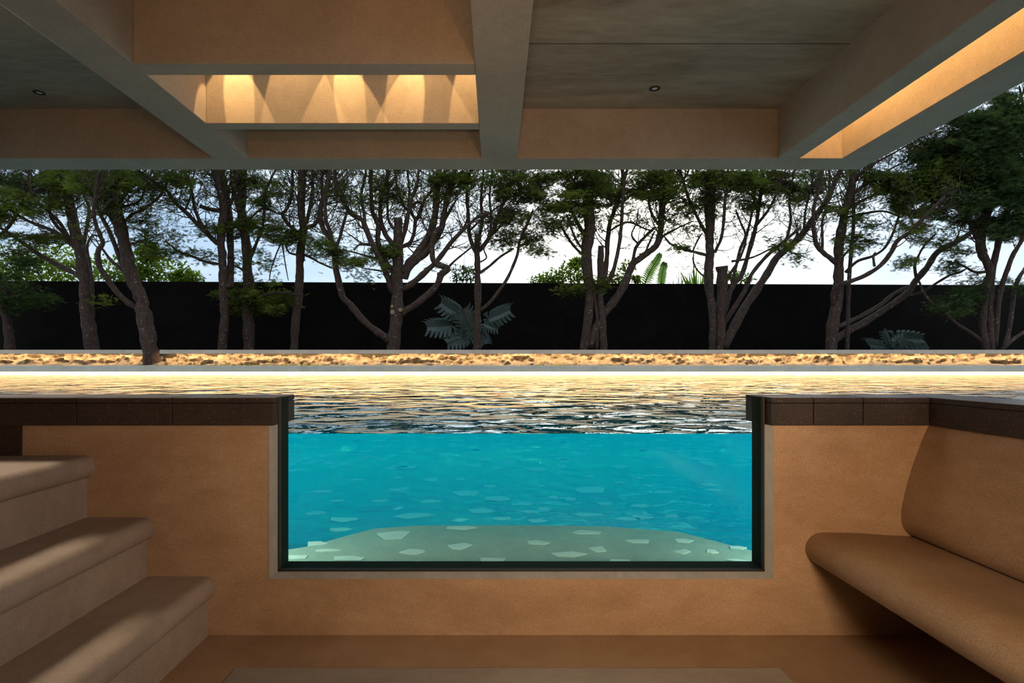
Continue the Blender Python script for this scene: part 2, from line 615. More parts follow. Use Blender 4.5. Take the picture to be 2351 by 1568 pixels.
cy0, cy1 = D - 0.035, D + 0.20
lx = [-7.6, -1.665, -1.285, -0.879]
ll = ['long dark coping stone entering at the left picture edge above the steps',
      'middle dark coping stone of the left run, above the tan wall',
      'dark coping stone at the left corner of the pool window, with a pale end face']
for i in range(3):
    coping(lx[i], lx[i + 1], cy0, cy1, ll[i])
rx = [1.092, 1.262, 1.459, 1.722]
rl = ['short dark coping stone at the right corner of the pool window',
      'dark coping stone second from the right corner of the pool window',
      'dark coping stone on the window wall, next to the inner corner above the bench']
for i in range(3):
    coping(rx[i], rx[i + 1], cy0, cy1, rl[i])
ry = [cy1, 1.55, 0.9, 0.1, -0.8]
sl = ['dark coping stone turning the corner above the bench back',
      'dark coping stone above the bench back, second from the corner',
      'dark coping stone above the bench back, third from the corner',
      'dark coping stone above the bench back, nearest the viewer']
for i in range(2):
    coping(1.722, 1.955, ry[i + 1], ry[i], sl[i])

st('wall_right', MB().box(1.84, 1.95, -4.6, D, -0.5, 0.847), M['plaster'], 'low wall behind the bench back, under the coping', 'wall')

# thin dark stone cladding at the far left end of the window wall
tag(MB().box(-7.6, -1.905, D - 0.013, D - 0.0005, 0.7245, 0.8466).build('cladding_panel', M['stone'], bevel=0.001),
    'dark stone panel at the left picture edge, between top step and coping', 'panel')

# ---- stairs
stair = thing('staircase', 'pale plastered steps with rounded nosings, rising to the left', 'stairs', (-1.6, 0.5, 0.0))
risers = [(-1.644, 0.724, -7.5), (-1.402, 0.475, -1.644), (-1.156, 0.237, -1.402)]
SY0, SY1 = -2.2, D - 0.001
for k, (xr, zt, xb) in enumerate(risers):
    zb = risers[k + 1][1] if k < 2 else 0.0
    prof = [(xb - 0.02, zt - 0.092), (xr - 0.012, zt - 0.092)]
    rxn, rzn = 0.040, 0.046
    for a in range(13):
        an = -math.pi / 2 + math.pi * a / 12
        prof.append((xr - 0.014 + (rxn + 0.004) * math.cos(an) ** 0.8 if math.cos(an) > 0 else xr - 0.014, zt - rzn + rzn * math.sin(an)))
    prof += [(xb - 0.02, zt)]
    o = MB().prism_y(prof, SY0, SY1).build('tread', M['step'], stair, smooth=True)
    sm = o.modifiers.new('edge', 'EDGE_SPLIT')
    sm.split_angle = math.radians(40)
    MB().box(xb - 0.3 if k else -7.5, xr, SY0, SY1, 0.0 if k == 2 else zb - 0.02, zt - 0.088).build('riser', M['step'], stair)

# ---- bench along the right wall
bench = thing('bench', 'long built-in plaster bench with bullnose seat and sloping back', 'bench', (1.5, 0.6, 0.0))
prof = [(1.30, 0.285)]
for a in range(15):
    an = -math.pi / 2 - math.pi * a / 14
    prof.append((1.318 + 0.072 * math.cos(an), 0.349 + 0.065 * math.sin(an)))
prof += [(1.45, 0.412), (1.58, 0.402), (1.72, 0.396), (1.80, 0.396), (1.80, 0.285)]
o = MB().prism_y(prof[::-1], SY0, SY1).build('seat', M['plaster'], bench, smooth=True)
o.modifiers.new('edge', 'EDGE_SPLIT').split_angle = math.radians(50)
bp = [(1.745, 0.847), (1.731, 0.82), (1.705, 0.755), (1.668, 0.65), (1.640, 0.54), (1.632, 0.480), (1.637, 0.445), (1.648, 0.422), (1.662, 0.407), (1.686, 0.397)]
# smooth the back profile
fine = []
for i in range(len(bp) - 1):
    p0, p1, p2, p3 = bp[max(i - 1, 0)], bp[i], bp[i + 1], bp[min(i + 2, len(bp) - 1)]
    for q in range(4):
        u = q / 4
        fine.append(tuple(0.5 * ((2 * p1[c]) + (-p0[c] + p2[c]) * u + (2 * p0[c] - 5 * p1[c] + 4 * p2[c] - p3[c]) * u * u + (-p0[c] + 3 * p1[c] - 3 * p2[c] + p3[c]) * u ** 3) for c in (0, 1)))
fine.append(bp[-1])
o = MB().prism_y([(1.80, 0.847)] + fine + [(1.80, 0.38)], SY0, SY1).build('backrest', M['plaster'], bench, smooth=True)
o.modifiers.new('edge', 'EDGE_SPLIT').split_angle = math.radians(50)
MB().box(1.74, 1.80, SY0, SY1, 0.0, 0.29).build('base', M['plaster'], bench)

# ---- grey panel set in the floor
tag(MB().box(-0.934, 1.018, -1.6, 2.03, 0.0, 0.004).build('floor_panel', M['panel'], bevel=0.002),
    'flat grey-brown panel set in the floor at the bottom of the picture', 'floor panel')

# ---- shell of the room behind the camera
st('wall_back', MB().box(-7.6, 3.7, -4.75, -4.6, 0.0, 3.6), M['plaster'], 'wall of the room behind the viewer', 'wall')
st('wall_left', MB().box(-7.75, -7.6, -4.75, D, 0.0, 3.6), M['plaster'], 'wall at the far left of the room', 'wall')

# ================================================================== ROOF
YB0, YB1 = 5.417, 5.735        # front beam
b1, b2, m1, m2, r1, r2, e1, e2 = -2.70, -2.367, -0.1375, 0.204, 2.696, 2.908, 3.317, 3.679
hx0, hx1, hy0, hy1 = b2, m1, 3.847, 4.626
ZT = 4.55
sl_ = MB()
sl_.box(-7.75, b1, -4.75, YB0, ZS, 3.75)
sl_.box(m2, r1, -4.75, YB0, ZS, 3.75)
sl_.box(b2, m1, 4.747, YB0, ZS, 3.75)
sl_.box(b2, m1, -4.75, 3.695, ZS, 3.75)
sl_.box(r2, e1, -4.75, -1.0, ZS, 3.75)
o = st('ceiling', sl_, M['ceil'], 'grey-brown concrete ceiling slab between the beams', 'ceiling')
# construction joint across the right bay, a thin dark strip
tag(MB().box(m2, r1, 4.3045, 4.3095, ZS - 0.002, ZS + 0.002).build('trim_2', M['black']), 'thin dark joint line across the right ceiling bay', 'joint', kind='structure')


def beam(mb, label):
    return st('ceiling_beam', mb, M['beam'], label, 'beam', bevel=0.006)


beam(MB().box(-7.75, e2, YB0, YB1, ZU, 3.75), 'long front beam spanning the whole roof edge above the trees')
k = MB().box(b1, b2, -4.75, YB0, ZU, 3.75).box(b1, b2, hy0 - 0.15, hy1 + 0.12, 3.75, ZT)
beam(k, 'wide beam left of the skylight, running into the room')
k = MB().box(m1, m2, -4.75, YB0, ZU, 3.75).box(m1, m2, hy0 - 0.15, hy1 + 0.12, 3.75, ZT)
beam(k, 'wide middle beam right of the skylight, running into the room')
beam(MB().box(r1, r2, -4.75, YB0, ZU, 4.0), 'narrower beam left of the bright roof slot')
beam(MB().box(e1, e2, -4.75, YB0, ZU, 4.0), 'outermost right beam at the roof edge, lit gold on its inner side')
beam(MB().box(b2, m1, hy1, 4.747, ZU, ZT), 'thin cross beam at the far side of the skylight, lamplit pattern on its face')
beam(MB().box(b2, m1, 3.695, hy0, ZU, ZT), 'thin cross beam at the near side of the skylight')
beam(MB().box(-5.9, -5.55, -4.75, YB0, ZU, 3.75), 'beam beyond the left ceiling bay')


def downlight(x, y, label):
    r = thing('downlight', label, 'ceiling light', (x, y, ZS), 'recessed ceiling downlights')
    prof = [(0.047, 0), (0.047, -0.006), (0.030, -0.008), (0.028, 0.0)]
    mb = MB()
    n = 28
    vs, fs = [], []
    for i in range(n):
        a = 2 * math.pi * i / n
        for rr, z in prof:
            vs.append((x + rr * math.cos(a), y + rr * math.sin(a), ZS + z))
    for i in range(n):
        j = (i + 1) % n
        for q in range(3):
            fs.append((i * 4 + q, j * 4 + q, j * 4 + q + 1, i * 4 + q + 1))
    mb.add(vs, fs)
    mb.build('ring', M['ring'], r, smooth=True)
    mb = MB()
    vs = [(x, y, ZS - 0.005)] + [(x + 0.024 * math.cos(2 * math.pi * i / n), y + 0.024 * math.sin(2 * math.pi * i / n), ZS - 0.003) for i in range(n)]
    mb.add(vs, [(0, 1 + (i + 1) % n, 1 + i) for i in range(n)])
    mb.build('lens', M['lens'], r, smooth=True)


downlight(1.407, 5.01, 'small round downlight in the right ceiling bay')
downlight(-4.10, 5.085, 'small round downlight in the left ceiling bay')

# ================================================================== POOL
ZF = -0.402          # deep floor
ZL = EZ - 0.9        # underwater ledge
# floor with pale stones let in
pf = thing('pool_floor', 'stone pool floor with pale irregular inlaid stones', 'pool floor', (0.5, 7.5, ZF), kind='structure')
MB().box(XL, XR, D + 0.10, 13.4, ZF - 0.15, ZF).box(1.93, 9.2, -2.4, D + 0.13, ZF - 0.15, ZF).build('paving', M['poolstone'], pf)


def patch(mb, cx, cyy, lx_, ly_, z, rr):
    n = rr.choice((4, 5, 5, 6))
    pts = []
    a0 = rr.uniform(0, 6.28)
    for i in range(n):
        a = a0 + 2 * math.pi * (i + rr.uniform(-0.32, 0.32)) / n
        q = rr.uniform(0.8, 1.12)
        pts.append((cx + lx_ * 0.5 * q * math.cos(a), cyy + ly_ * 0.5 * q * math.sin(a)))
    mb.prism_z(pts, z - 0.01, z + 0.003)


rr = random.Random(5)
deep = [(786, 1192, 70, 13), (780, 1216, 60, 11), (916, 1124, 57, 10), (954, 1184, 105, 16), (990, 1151, 54, 10), (724, 1178, 60, 11), (774, 1150, 32, 6),
        (737, 1128, 66, 6), (820, 1102, 50, 6), (914, 1168, 32, 6), (914, 1096, 26, 5), (989, 1101, 50, 8), (1072, 1132, 76, 14), (1145, 1145, 76, 13),
        (1125, 1116, 38, 6), (1056, 1100, 26, 4), (1107, 1173, 70, 14), (1059, 1194, 48, 9), (1155, 1191, 45, 8), (871, 1150, 48, 6),
        (1390, 1157, 45, 7), (1474, 1162, 51, 9), (1541, 1185, 38, 8), (1477, 1188, 60, 12), (1442, 1192, 73, 8), (1353, 1182, 73, 10), (1251, 1169, 38, 8),
        (1219, 1175, 44, 9), (1232, 1196, 57, 9), (1356, 1124, 83, 17), (1423, 1108, 35, 5), (1490, 1114, 32, 6), (1522, 1130, 57, 8), (1627, 1113, 48, 5),
        (1351, 1094, 25, 4), (1468, 1097, 22, 4), (1245, 1116, 22, 4), (1637, 1125, 45, 6), (1205, 1157, 36, 6), (1270, 1142, 28, 5), (1310, 1146, 30, 5)]
inl = MB()
for (x, y, wpx, hpx) in deep:
    d = F * 1.5 / (y - VY)
    s_ = d / F
    X = (x - VX) * s_
    ly_ = hpx / (F * 1.5 / d ** 2)
    patch(inl, X, d, wpx * s_, max(0.15, min(ly_, 0.6)), ZF, rr)
for _ in range(420):
    X, Y = rr.uniform(-9, 10), rr.uniform(7.9, 13)
    patch(inl, X, Y, rr.uniform(0.15, 0.42), rr.uniform(0.15, 0.4), ZF, rr)
for _ in range(150):
    X, Y = rr.uniform(-9, 10), rr.uniform(2.8, 7.9)
    if -2.6 < X < 2.6:
        continue
    patch(inl, X, Y, rr.uniform(0.15, 0.42), rr.uniform(0.15, 0.4), ZF, rr)
inl.build('stone_inlay', M['inlay'], pf)
# ledge
lg = thing('pool_ledge', 'rounded underwater ledge just behind the window, tan with pale stones', 'pool ledge', (0.13, 2.8, ZF), kind='structure')
edge = [(-1.55, D + 0.1), (-1.45, 2.45), (-1.20, 2.62), (-0.93, 2.78), (-0.80, 2.93), (-0.665, 3.08), (-0.45, 3.135), (-0.1, 3.145), (0.3, 3.142), (0.62, 3.12), (0.98, 3.02), (1.10, 2.88), (1.25, 2.70), (1.5, 2.5), (1.6, D + 0.1)]
MB().prism_z(edge[::-1], ZF - 0.05, ZL).build('paving', M['ledgefloor'], lg, bevel=0.015)
led_ = [(908, 1230, 92, 22), (1057, 1211.5, 80, 9), (1053, 1254.5, 64, 16), (1123, 1288, 96, 16), (798, 1283, 96, 14), (947, 1296, 80, 14), (726, 1240 + 8, 51, 10),
        (750, 1264, 57, 6), (952, 1267, 64, 13), (681, 1280, 57, 10), (1235, 1247, 51, 11), (1305, 1274, 86, 13), (1375, 1261, 51, 16), (1423, 1291, 67, 14),
        (1464.6, 1243, 67, 10), (1571, 1242, 45, 10), (1565, 1267, 48, 13), (1635, 1267, 38, 10), (1694, 1258, 50, 9), (1694, 1288, 54, 10), (1595, 1297, 42, 13), (1347, 1223, 73, 11), (1240, 1300, 60, 10)]
inl = MB()
for (x, y, wpx, hpx) in led_:
    d = F * 0.9 / (y - VY)
    X = (x - VX) * d / F
    patch(inl, X, d, wpx * d / F, hpx / (F * 0.9 / d ** 2), ZL, rr)
inl.build('stone_inlay', M['inlay'], lg)
for nm, bx, lb in (('wall_far', (XL, XR, 13.352, 13.6, ZF - 0.1, 0.80), 'far pool wall under the glowing lip'),
                   ('wall_pool_left', (XL - 0.2, XL, D, 13.6, ZF - 0.1, 0.9), 'pool wall at the far left end'),
                   ('wall_pool_right', (XR, XR + 0.2, D, 13.6, ZF - 0.1, 0.9), 'pool wall at the far right end'),
                   ('wall_pool_near', (9.2, XR, D - 0.12, D, ZF - 0.1, 0.9), 'pool wall right of the lounge'),
                   ('wall_pool_side', (9.2, 9.4, -2.6, D - 0.12, ZF - 0.1, 0.9), 'side wall of the pool arm beside the lounge'),
                   ('wall_pool_end', (1.955, 9.2, -2.6, -2.4, ZF - 0.1, 0.9), 'end wall of the pool arm beside the lounge')):
    st(nm, MB().box(*bx), M['ledge'], lb, 'wall')
# water as one closed body, L-shaped round the lounge
wp = [(XL + 0.002, D + 0.1215), (1.952, D + 0.1215), (1.952, -2.398), (9.198, -2.398), (9.198, D + 0.002), (XR - 0.002, D + 0.002), (XR - 0.002, 13.35), (XL + 0.002, 13.35)]
o = MB().prism_z(wp, ZF + 0.001, ZW).build('pool_water', M['water'])
tag(o, 'turquoise rippling pool water seen above and through the window', 'water', kind='stuff')

def along_x(prof, x0, x1):
    n = len(prof)
    v = [(x0, y, z) for y, z in prof] + [(x1, y, z) for y, z in prof]
    f = [(i, (i + 1) % n, n + (i + 1) % n, n + i) for i in range(n)] + [tuple(range(n))[::-1], tuple(range(n, 2 * n))]
    return MB().add(v, [q[::-1] for q in f])


# ---- far edge: lip with LED below, bed, planter ledge with LED below
st('kerb', along_x([(12.9, 1.016), (12.9, 0.886), (12.96, 0.886), (12.97, 0.935), (13.345, 0.935), (13.345, 0.80), (13.75, 0.80), (13.75, 1.016)], XL, XR), M['ledge'], 'lower grey concrete lip along the far pool edge, glowing underneath', 'kerb', bevel=0.006)


def led(y, z, x0, x1, label, m='led'):
    o = MB().box(x0, x1, y - 0.012, y + 0.012, z - 0.010, z).build('led_strip', M[m])
    tag(o, label, 'light strip', 'warm light strips of the far pool edge')


led(13.10, 0.935, XL, XR, 'warm light strip under the lower lip, just above the pool water', 'ledhot')
NX0, NX1 = -9.03, -8.61
for x0, x1, lb in ((XL, NX0, 'left'), (NX1, XR, 'right')):
    o = along_x([(14.5, 1.421), (14.5, 1.319), (14.56, 1.319), (14.57, 1.375), (15.1, 1.375), (15.1, 1.421)], x0, x1).build('planter_ledge', M['ledge'], bevel=0.004)
    tag(o, {'left': 'short grey planter ledge left of the leaning tree trunk', 'right': 'long grey planter ledge right of the leaning tree trunk'}[lb], 'ledge', 'concrete planter ledges')
    led(14.68, 1.375, x0 + 0.03, x1 - 0.03, {'left': 'warm light strip under the short ledge left of the leaning trunk', 'right': 'warm light strip under the long ledge right of the leaning trunk'}[lb])


def soil_bank():
    nx, ny = 900, 16
    prof = [(13.70, 0.99), (13.85, 1.012), (14.15, 1.020), (14.42, 1.03), (14.60, 1.05), (14.70, 1.09), (14.74, 1.14), (14.78, 1.19), (14.82, 1.24), (14.86, 1.28), (14.92, 1.32), (15.0, 1.365)]
    vs, fs = [], []
    n = len(prof)
    for i in range(nx + 1):
        x = XL + (XR - XL) * i / nx
        for j, (y, z) in enumerate(prof):
            a = noise.noise(Vector((x * 1.6, y * 3, z * 9)))
            b = noise.noise(Vector((x * 6, y * 9, z * 22 + 5)))
            c = noise.noise(Vector((x * 17, y * 20, z * 50 + 9)))
            k = 1.0 if j > 2 else 0.25
            vs.append((x, y - k * (0.13 * a + 0.11 * b + 0.05 * c), z + k * (0.035 * a + 0.045 * b + 0.02 * c)))
    for i in range(nx):
        for j in range(n - 1):
            a = i * n + j
            fs.append((a, a + n, a + n + 1, a + 1))
    o = MB().add(vs, fs).build('soil_bank', M['soil'])
    tag(o, 'rough sandy soil bank glowing gold between the two concrete ledges', 'soil bank', kind='structure')


soil_bank()
st('ground', MB().box(XL - 4, XR + 4, 14.9, 60, 1.0, 1.39).box(XL, XR, 13.6, 15.0, 0.6, 0.985), M['ground'], 'dark ground under the trees', 'ground')
# black garden wall, very slightly turned
o = MB().box(-19, 21, -0.15, 0.15, 0, 2.36).build('wall_garden', M['backwall'])
o.location = (0.5, 18.75, 1.345)
o.rotation_euler = (0, 0, math.radians(1.7))
tag(o, 'long black garden wall behind the trees', 'wall', kind='structure')

# ================================================================== TREES
def catmull(pts, sub):
    out = []
    n = len(pts)
    for i in range(n - 1):
        p0, p1, p2, p3 = pts[max(i - 1, 0)], pts[i], pts[i + 1], pts[min(i + 2, n - 1)]
        for q in range(sub):
            u = q / sub
            out.append(tuple(0.5 * ((2 * p1[c]) + (-p0[c] + p2[c]) * u + (2 * p0[c] - 5 * p1[c] + 4 * p2[c] - p3[c]) * u * u + (-p0[c] + 3 * p1[c] - 3 * p2[c] + p3[c]) * u ** 3) for c in range(len(p1))))
    out.append(tuple(pts[-1]))
    return out


def spray_template():
    """a flat feathery cypress spray along +x, one unit long"""
    v, f = [], []
    for i in range(6):
        bx = 0.08 + 0.14 * i
        ln = 0.36 * (1 - 0.11 * i)
        for s in (-1, 1):
            o = len(v)
            dz = -0.05 - 0.03 * (i % 2)
            v += [(bx, 0, 0), (bx + 0.13, 0.0, 0.0), (bx + 0.24, s * ln, dz)]
            f.append((o, o + 1, o + 2))
    o = len(v)
    v += [(0.80, -0.05, 0), (0.80, 0.05, 0), (1.05, 0, -0.03)]
    f.append((o, o + 1, o + 2))
    v += [(0, -0.012, 0), (0.85, -0.008, 0), (0.85, 0.008, 0)]
    f.append((o + 3, o + 4, o + 5))
    return np.array(v), np.array(f)


SPV, SPF = spray_template()


def sprays(pos, direc, size):
    """arrays of spray positions, directions, sizes -> verts, tris"""
    n = len(pos)
    x = direc / (np.linalg.norm(direc, axis=1, keepdims=True) + 1e-9)
    up = np.tile(np.array([0, 0, 1.0]), (n, 1)) + rng.normal(0, 0.55, (n, 3))
    y = np.cross(up, x)
    y /= np.linalg.norm(y, axis=1, keepdims=True) + 1e-9
    z = np.cross(x, y)
    R = np.stack([x, y, z], axis=2)                       # n,3,3
    vv = np.einsum('nij,kj->nki', R, SPV) * size[:, None, None] + pos[:, None, :]
    k = len(SPV)
    tris = SPF[None] + (np.arange(n) * k)[:, None, None]
    return vv.reshape(-1, 3), tris.reshape(-1, 3)


class Tree:
    def __init__(s, depth, label, mat='needles', twig=1.0, seed=1):
        s.d, s.label, s.mat, s.twig = depth, label, mat, twig
        s.rr = random.Random(seed)
        s.limbs = []          # dicts: pts px+depth, rad px
        s.samples = []        # (px, py, depth, limb idx, t)
        s.stubs = []

    def limb(s, w0, w1, pts, kind='branch', ext=True, cut=False):
        rr = s.rr
        plen = sum(math.dist(pts[i], pts[i + 1]) for i in range(len(pts) - 1))
        if s.samples:
            x, y = pts[0]
            q = min(s.samples, key=lambda a: (a[0] - x) ** 2 + (a[1] - y) ** 2)
            d0 = q[2]
        else:
            d0 = s.d
        drift = 0.0 if kind == 'trunk' else rr.uniform(-1, 1) * 0.0045 * plen
        n = len(pts)
        p3 = [(x, y, d0 + drift * i / (n - 1), w0 + (w1 - w0) * i / (n - 1)) for i, (x, y) in enumerate(pts)]
        if ext and not cut and pts[-1][1] < 435:
            dx, dy = pts[-1][0] - pts[-2][0], pts[-1][1] - pts[-2][1]
            L = math.hypot(dx, dy) + 1e-6
            dx, dy = dx / L, min(dy / L, -0.5)
            x, y, dd, ww = p3[-1]
            for i in range(3):
                x += dx * 60 + rr.uniform(-18, 18)
                y += dy * 60 + rr.uniform(-8, 8)
                dd += drift / 4
                ww = max(ww * 0.72, 2)
                p3.append((x, y, dd, ww))
        f = catmull(p3, 4)
        li = len(s.limbs)
        s.limbs.append(dict(f=f, kind=kind, cut=cut))
        for i, (x, y, dd, ww) in enumerate(f):
            s.samples.append((x, y, dd, li, i / (len(f) - 1), ww))
        return s

    def build(s, clusters):
        rr = s.rr
        x0, y0 = s.limbs[0]['f'][0][:2]
        base = P(x0, y0, s.d)
        gz = 1.385 if s.d > 14.95 else 1.0
        root = thing('cypress_tree', s.label, 'tree', (base[0], base[1], gz), 'cypress trees in front of the black wall')
        o = Vector(base)
        for L in s.limbs:
            f = L['f']
            pts, rad = [], []
            for i, (x, y, dd, ww) in enumerate(f):
                r = max(ww, 1.6) / 2 * dd / F
                nz = noise.noise(Vector((x * 0.05, y * 0.05, dd)))
                j = r * 0.22
                p = Vector(P(x, y, dd)) + Vector((j * noise.noise(Vector((x * .08, y * .08, 3))), j * noise.noise(Vector((x * .08, y * .08, 7))), 0))
                pts.append(p)
                rad.append(r * (1 + 0.22 * nz + rr.uniform(-0.05, 0.05)))
            if L is s.limbs[0] or L['kind'] == 'trunk':
                p = pts[0]
                pts.insert(0, Vector((p.x - (pts[1].x - p.x) * 0.5, p.y, gz - 0.08)))
                rad.insert(0, rad[0] * 1.25)
            if not L['cut']:
                rad[-1] = min(rad[-1], 0.012)
            else:
                rad[-1] = rad[-2]
            big = max(rad) > 0.05
            mb = MB().tube(pts, rad, 10 if big else 7)
            o_ = mb.build('trunk' if L['kind'] == 'trunk' else 'branch', M['bark'], root, smooth=True)
        # twigs
        tw = MB()
        tips = []
        for li, L in enumerate(s.limbs):
            if L['cut']:
                continue
            f = L['f']
            for i in range(1, len(f) - 1):
                x, y, dd, ww = f[i]
                if y > 575 or (L['kind'] == 'trunk' and y > 500):
                    continue
                n_ = 1 if rr.random() < 0.55 * s.twig else 0
                if y < 480:
                    n_ += 1 if rr.random() < 0.7 * s.twig else 0
                for _ in range(n_):
                    tx, ty = f[i + 1][0] - f[i - 1][0], f[i + 1][1] - f[i - 1][1]
                    a = math.atan2(ty, tx) + rr.choice((-1, 1)) * rr.uniform(0.35, 1.35)
                    ln = rr.uniform(25, 85)
                    s.twig_chain(tw, tips, x, y, dd, a, ln, max(1.5, min(ww * 0.35, 4.2)), 2)
        if tw.v:
            tw.build('twigs', M['bark'], root)
        # foliage
        pos, dr, sz = [], [], []
        for (x, y, dd, a) in tips:
            if rr.random() < 0.5:
                for _ in range(rr.randint(1, 4)):
                    pos.append(P(x + rr.gauss(0, 5), y + rr.gauss(0, 4), dd + rr.gauss(0, 0.08)))
                    dr.append((math.cos(a) + rr.gauss(0, 0.5), rr.gauss(0, 0.6), -math.sin(a) * 0.4 + rr.gauss(0, 0.35)))
                    sz.append(rr.uniform(0.08, 0.15))
        for (cx, cyy, rx_, ry_, den) in clusters:
            if 385 < cyy < 465:
                den *= 1.4
            q = min(s.samples, key=lambda a: (a[0] - cx) ** 2 + (a[1] - cyy) ** 2)
            dd = q[2]
            n_t = max(3, int(rx_ * ry_ / 170))
            total = int(math.pi * rx_ * ry_ * den * 0.13)
            hw = rx_ * dd / F
            for _ in range(n_t):
                rad_, an = math.sqrt(rr.random()), rr.uniform(0, 6.283)
                px_, py_ = cx + rx_ * 0.85 * rad_ * math.cos(an), cyy + ry_ * 0.85 * rad_ * math.sin(an)
                pd = dd + rr.uniform(-0.5, 0.5) * min(hw * 1.5, 1.6)
                sx, sy = rr.uniform(9, 20), rr.uniform(4, 8)
                for _ in range(max(2, total // n_t)):
                    pos.append(P(px_ + rr.gauss(0, sx), py_ + rr.gauss(0, sy), pd + rr.gauss(0, 0.16)))
                    az = rr.uniform(0, 6.283)
                    dr.append((math.cos(az), math.sin(az), rr.gauss(-0.05, 0.35)))
                    sz.append(rr.uniform(0.10, 0.19))
        if pos:
            v, t_ = sprays(np.array(pos), np.array(dr), np.array(sz))
            np_mesh('foliage', v, t_, M[s.mat], root)
        s.root = root
        return len(pos)

    def twig_chain(s, mb, tips, x, y, dd, a, ln, w_, lvl):
        rr = s.rr
        n = 4
        pts, rad = [], []
        cx, cyy, cd = x, y, dd
        dr = rr.uniform(-0.35, 0.35) * ln * dd / F
        for i in range(n + 1):
            pts.append(P(cx, cyy, cd))
            rad.append(max(0.6, w_ * (1 - 0.7 * i / n)) / 2 * dd / F)
            if i < n:
                cx += math.cos(a) * ln / n
                cyy += math.sin(a) * ln / n
                cd += dr / n
                # bend gently upwards
                tgt = -math.pi / 2
                da = (tgt - a + math.pi) % (2 * math.pi) - math.pi
                a += 0.13 * da + rr.uniform(-0.22, 0.22)
                if lvl and rr.random() < 0.75:
                    s.twig_chain(mb, tips, cx, cyy, cd, a + rr.choice((-1, 1)) * rr.uniform(0.4, 1.0), ln * rr.uniform(0.35, 0.6), w_ * 0.55, lvl - 1)
        mb.tube(pts, rad, 3, cap=False)
        tips.append((cx, cyy, cd, a))


T = []
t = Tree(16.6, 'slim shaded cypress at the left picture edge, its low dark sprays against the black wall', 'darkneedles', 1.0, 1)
t.limb(20, 14, [(24, 803), (20, 760), (8, 700), (-6, 640), (-25, 570), (-30, 500), (-20, 430), (-15, 390)], 'trunk')
t.limb(7, 3, [(8, 700), (35, 672), (70, 660), (100, 668)])
t.limb(8, 4, [(-25, 560), (20, 520), (50, 470), (60, 425), (70, 395)])
t.limb(7, 4, [(-22, 480), (20, 440), (60, 415), (100, 395)])
T.append(t)

t = Tree(16.0, 'upright cypress left of the leaning tree, with a low limb reaching left', 'needles', 1.1, 2)
t.limb(30, 20, [(212, 803), (204, 747), (199, 699), (198, 651), (191, 603), (185, 571), (176, 545), (168, 510), (160, 470), (150, 430), (146, 392)], 'trunk')
t.limb(13, 6, [(193, 638), (160, 622), (128, 606), (80, 578), (32, 543), (-5, 520)])
t.limb(13, 5, [(186, 578), (153, 552), (121, 530), (64, 507), (20, 480)])
t.limb(10, 4, [(176, 553), (140, 546), (100, 545), (60, 540)])
t.limb(9, 4, [(160, 552), (140, 515), (105, 480), (75, 455), (70, 410), (72, 392)])
t.limb(9, 4, [(150, 540), (118, 500), (112, 450), (108, 400)])
t.limb(9, 4, [(188, 575), (198, 530), (205, 480), (190, 440), (200, 395)])
t.limb(8, 4, [(205, 700), (212, 650), (205, 600), (200, 565), (215, 540), (240, 550)])
t.limb(6, 3, [(195, 645), (175, 620), (160, 605)], ext=False)
T.append(t)

t = Tree(14.62, 'leaning cypress rising through the notch in the lit planter ledge', 'needles', 1.1, 3)
t.limb(35, 19, [(349, 836), (341, 778), (332, 731), (322, 683), (309, 651), (296, 610), (288, 571), (281, 539), (274, 507), (268, 476), (265, 444), (271, 412), (265, 390)], 'trunk')
t.limb(14, 7, [(322, 711), (296, 696), (271, 673), (245, 638), (228, 610), (225, 578), (236, 558), (230, 540), (220, 515), (215, 480), (222, 430), (230, 392)])
t.limb(12, 6, [(306, 651), (280, 603), (265, 565), (249, 527), (236, 504), (222, 470), (205, 435), (195, 398)])
t.limb(11, 5, [(302, 638), (275, 615), (255, 598), (233, 568)])
t.limb(10, 5, [(285, 560), (268, 525), (250, 490), (240, 450), (255, 410), (262, 392)])
t.limb(8, 3, [(276, 520), (300, 495), (330, 480), (355, 462), (375, 440), (385, 415), (392, 396)])
t.limb(6, 3, [(280, 475), (315, 465), (330, 440), (326, 410), (320, 392)])
t.limb(6, 3, [(270, 480), (290, 445), (320, 420), (345, 410)])
t.limb(6, 2.5, [(290, 560), (320, 556), (350, 545)], ext=False)
T.append(t)

t = Tree(16.2, 'left stem of the close pair of cypresses, behind the bright low spray', 'needles', 0.8, 4)
t.limb(20, 17, [(510, 803), (513, 763), (516, 715), (513, 667), (512, 619), (510, 587), (507, 558), (510, 517), (513, 476), (507, 444), (499, 412), (492, 390)], 'trunk')
t.limb(17, 15, [(527, 660), (528, 640), (530, 590), (528, 540), (525, 490), (520, 450), (514, 420), (508, 392)], 'branch')
t.limb(11, 5, [(500, 560), (472, 533), (446, 507), (424, 485), (398, 460), (383, 437), (357, 421), (335, 405), (320, 392)])
t.limb(8, 4, [(468, 525), (449, 485), (440, 437), (430, 412), (424, 391)])
t.limb(5, 3, [(424, 485), (436, 455), (438, 430), (445, 400)])
t.limb(7, 3, [(500, 606), (470, 600), (446, 590), (410, 577), (390, 562), (380, 552)])
t.limb(10, 9, [(505, 484), (480, 480), (459, 473)], cut=True)
t.limb(7, 5, [(525, 480), (535, 450), (532, 420), (530, 392)])
T.append(t)

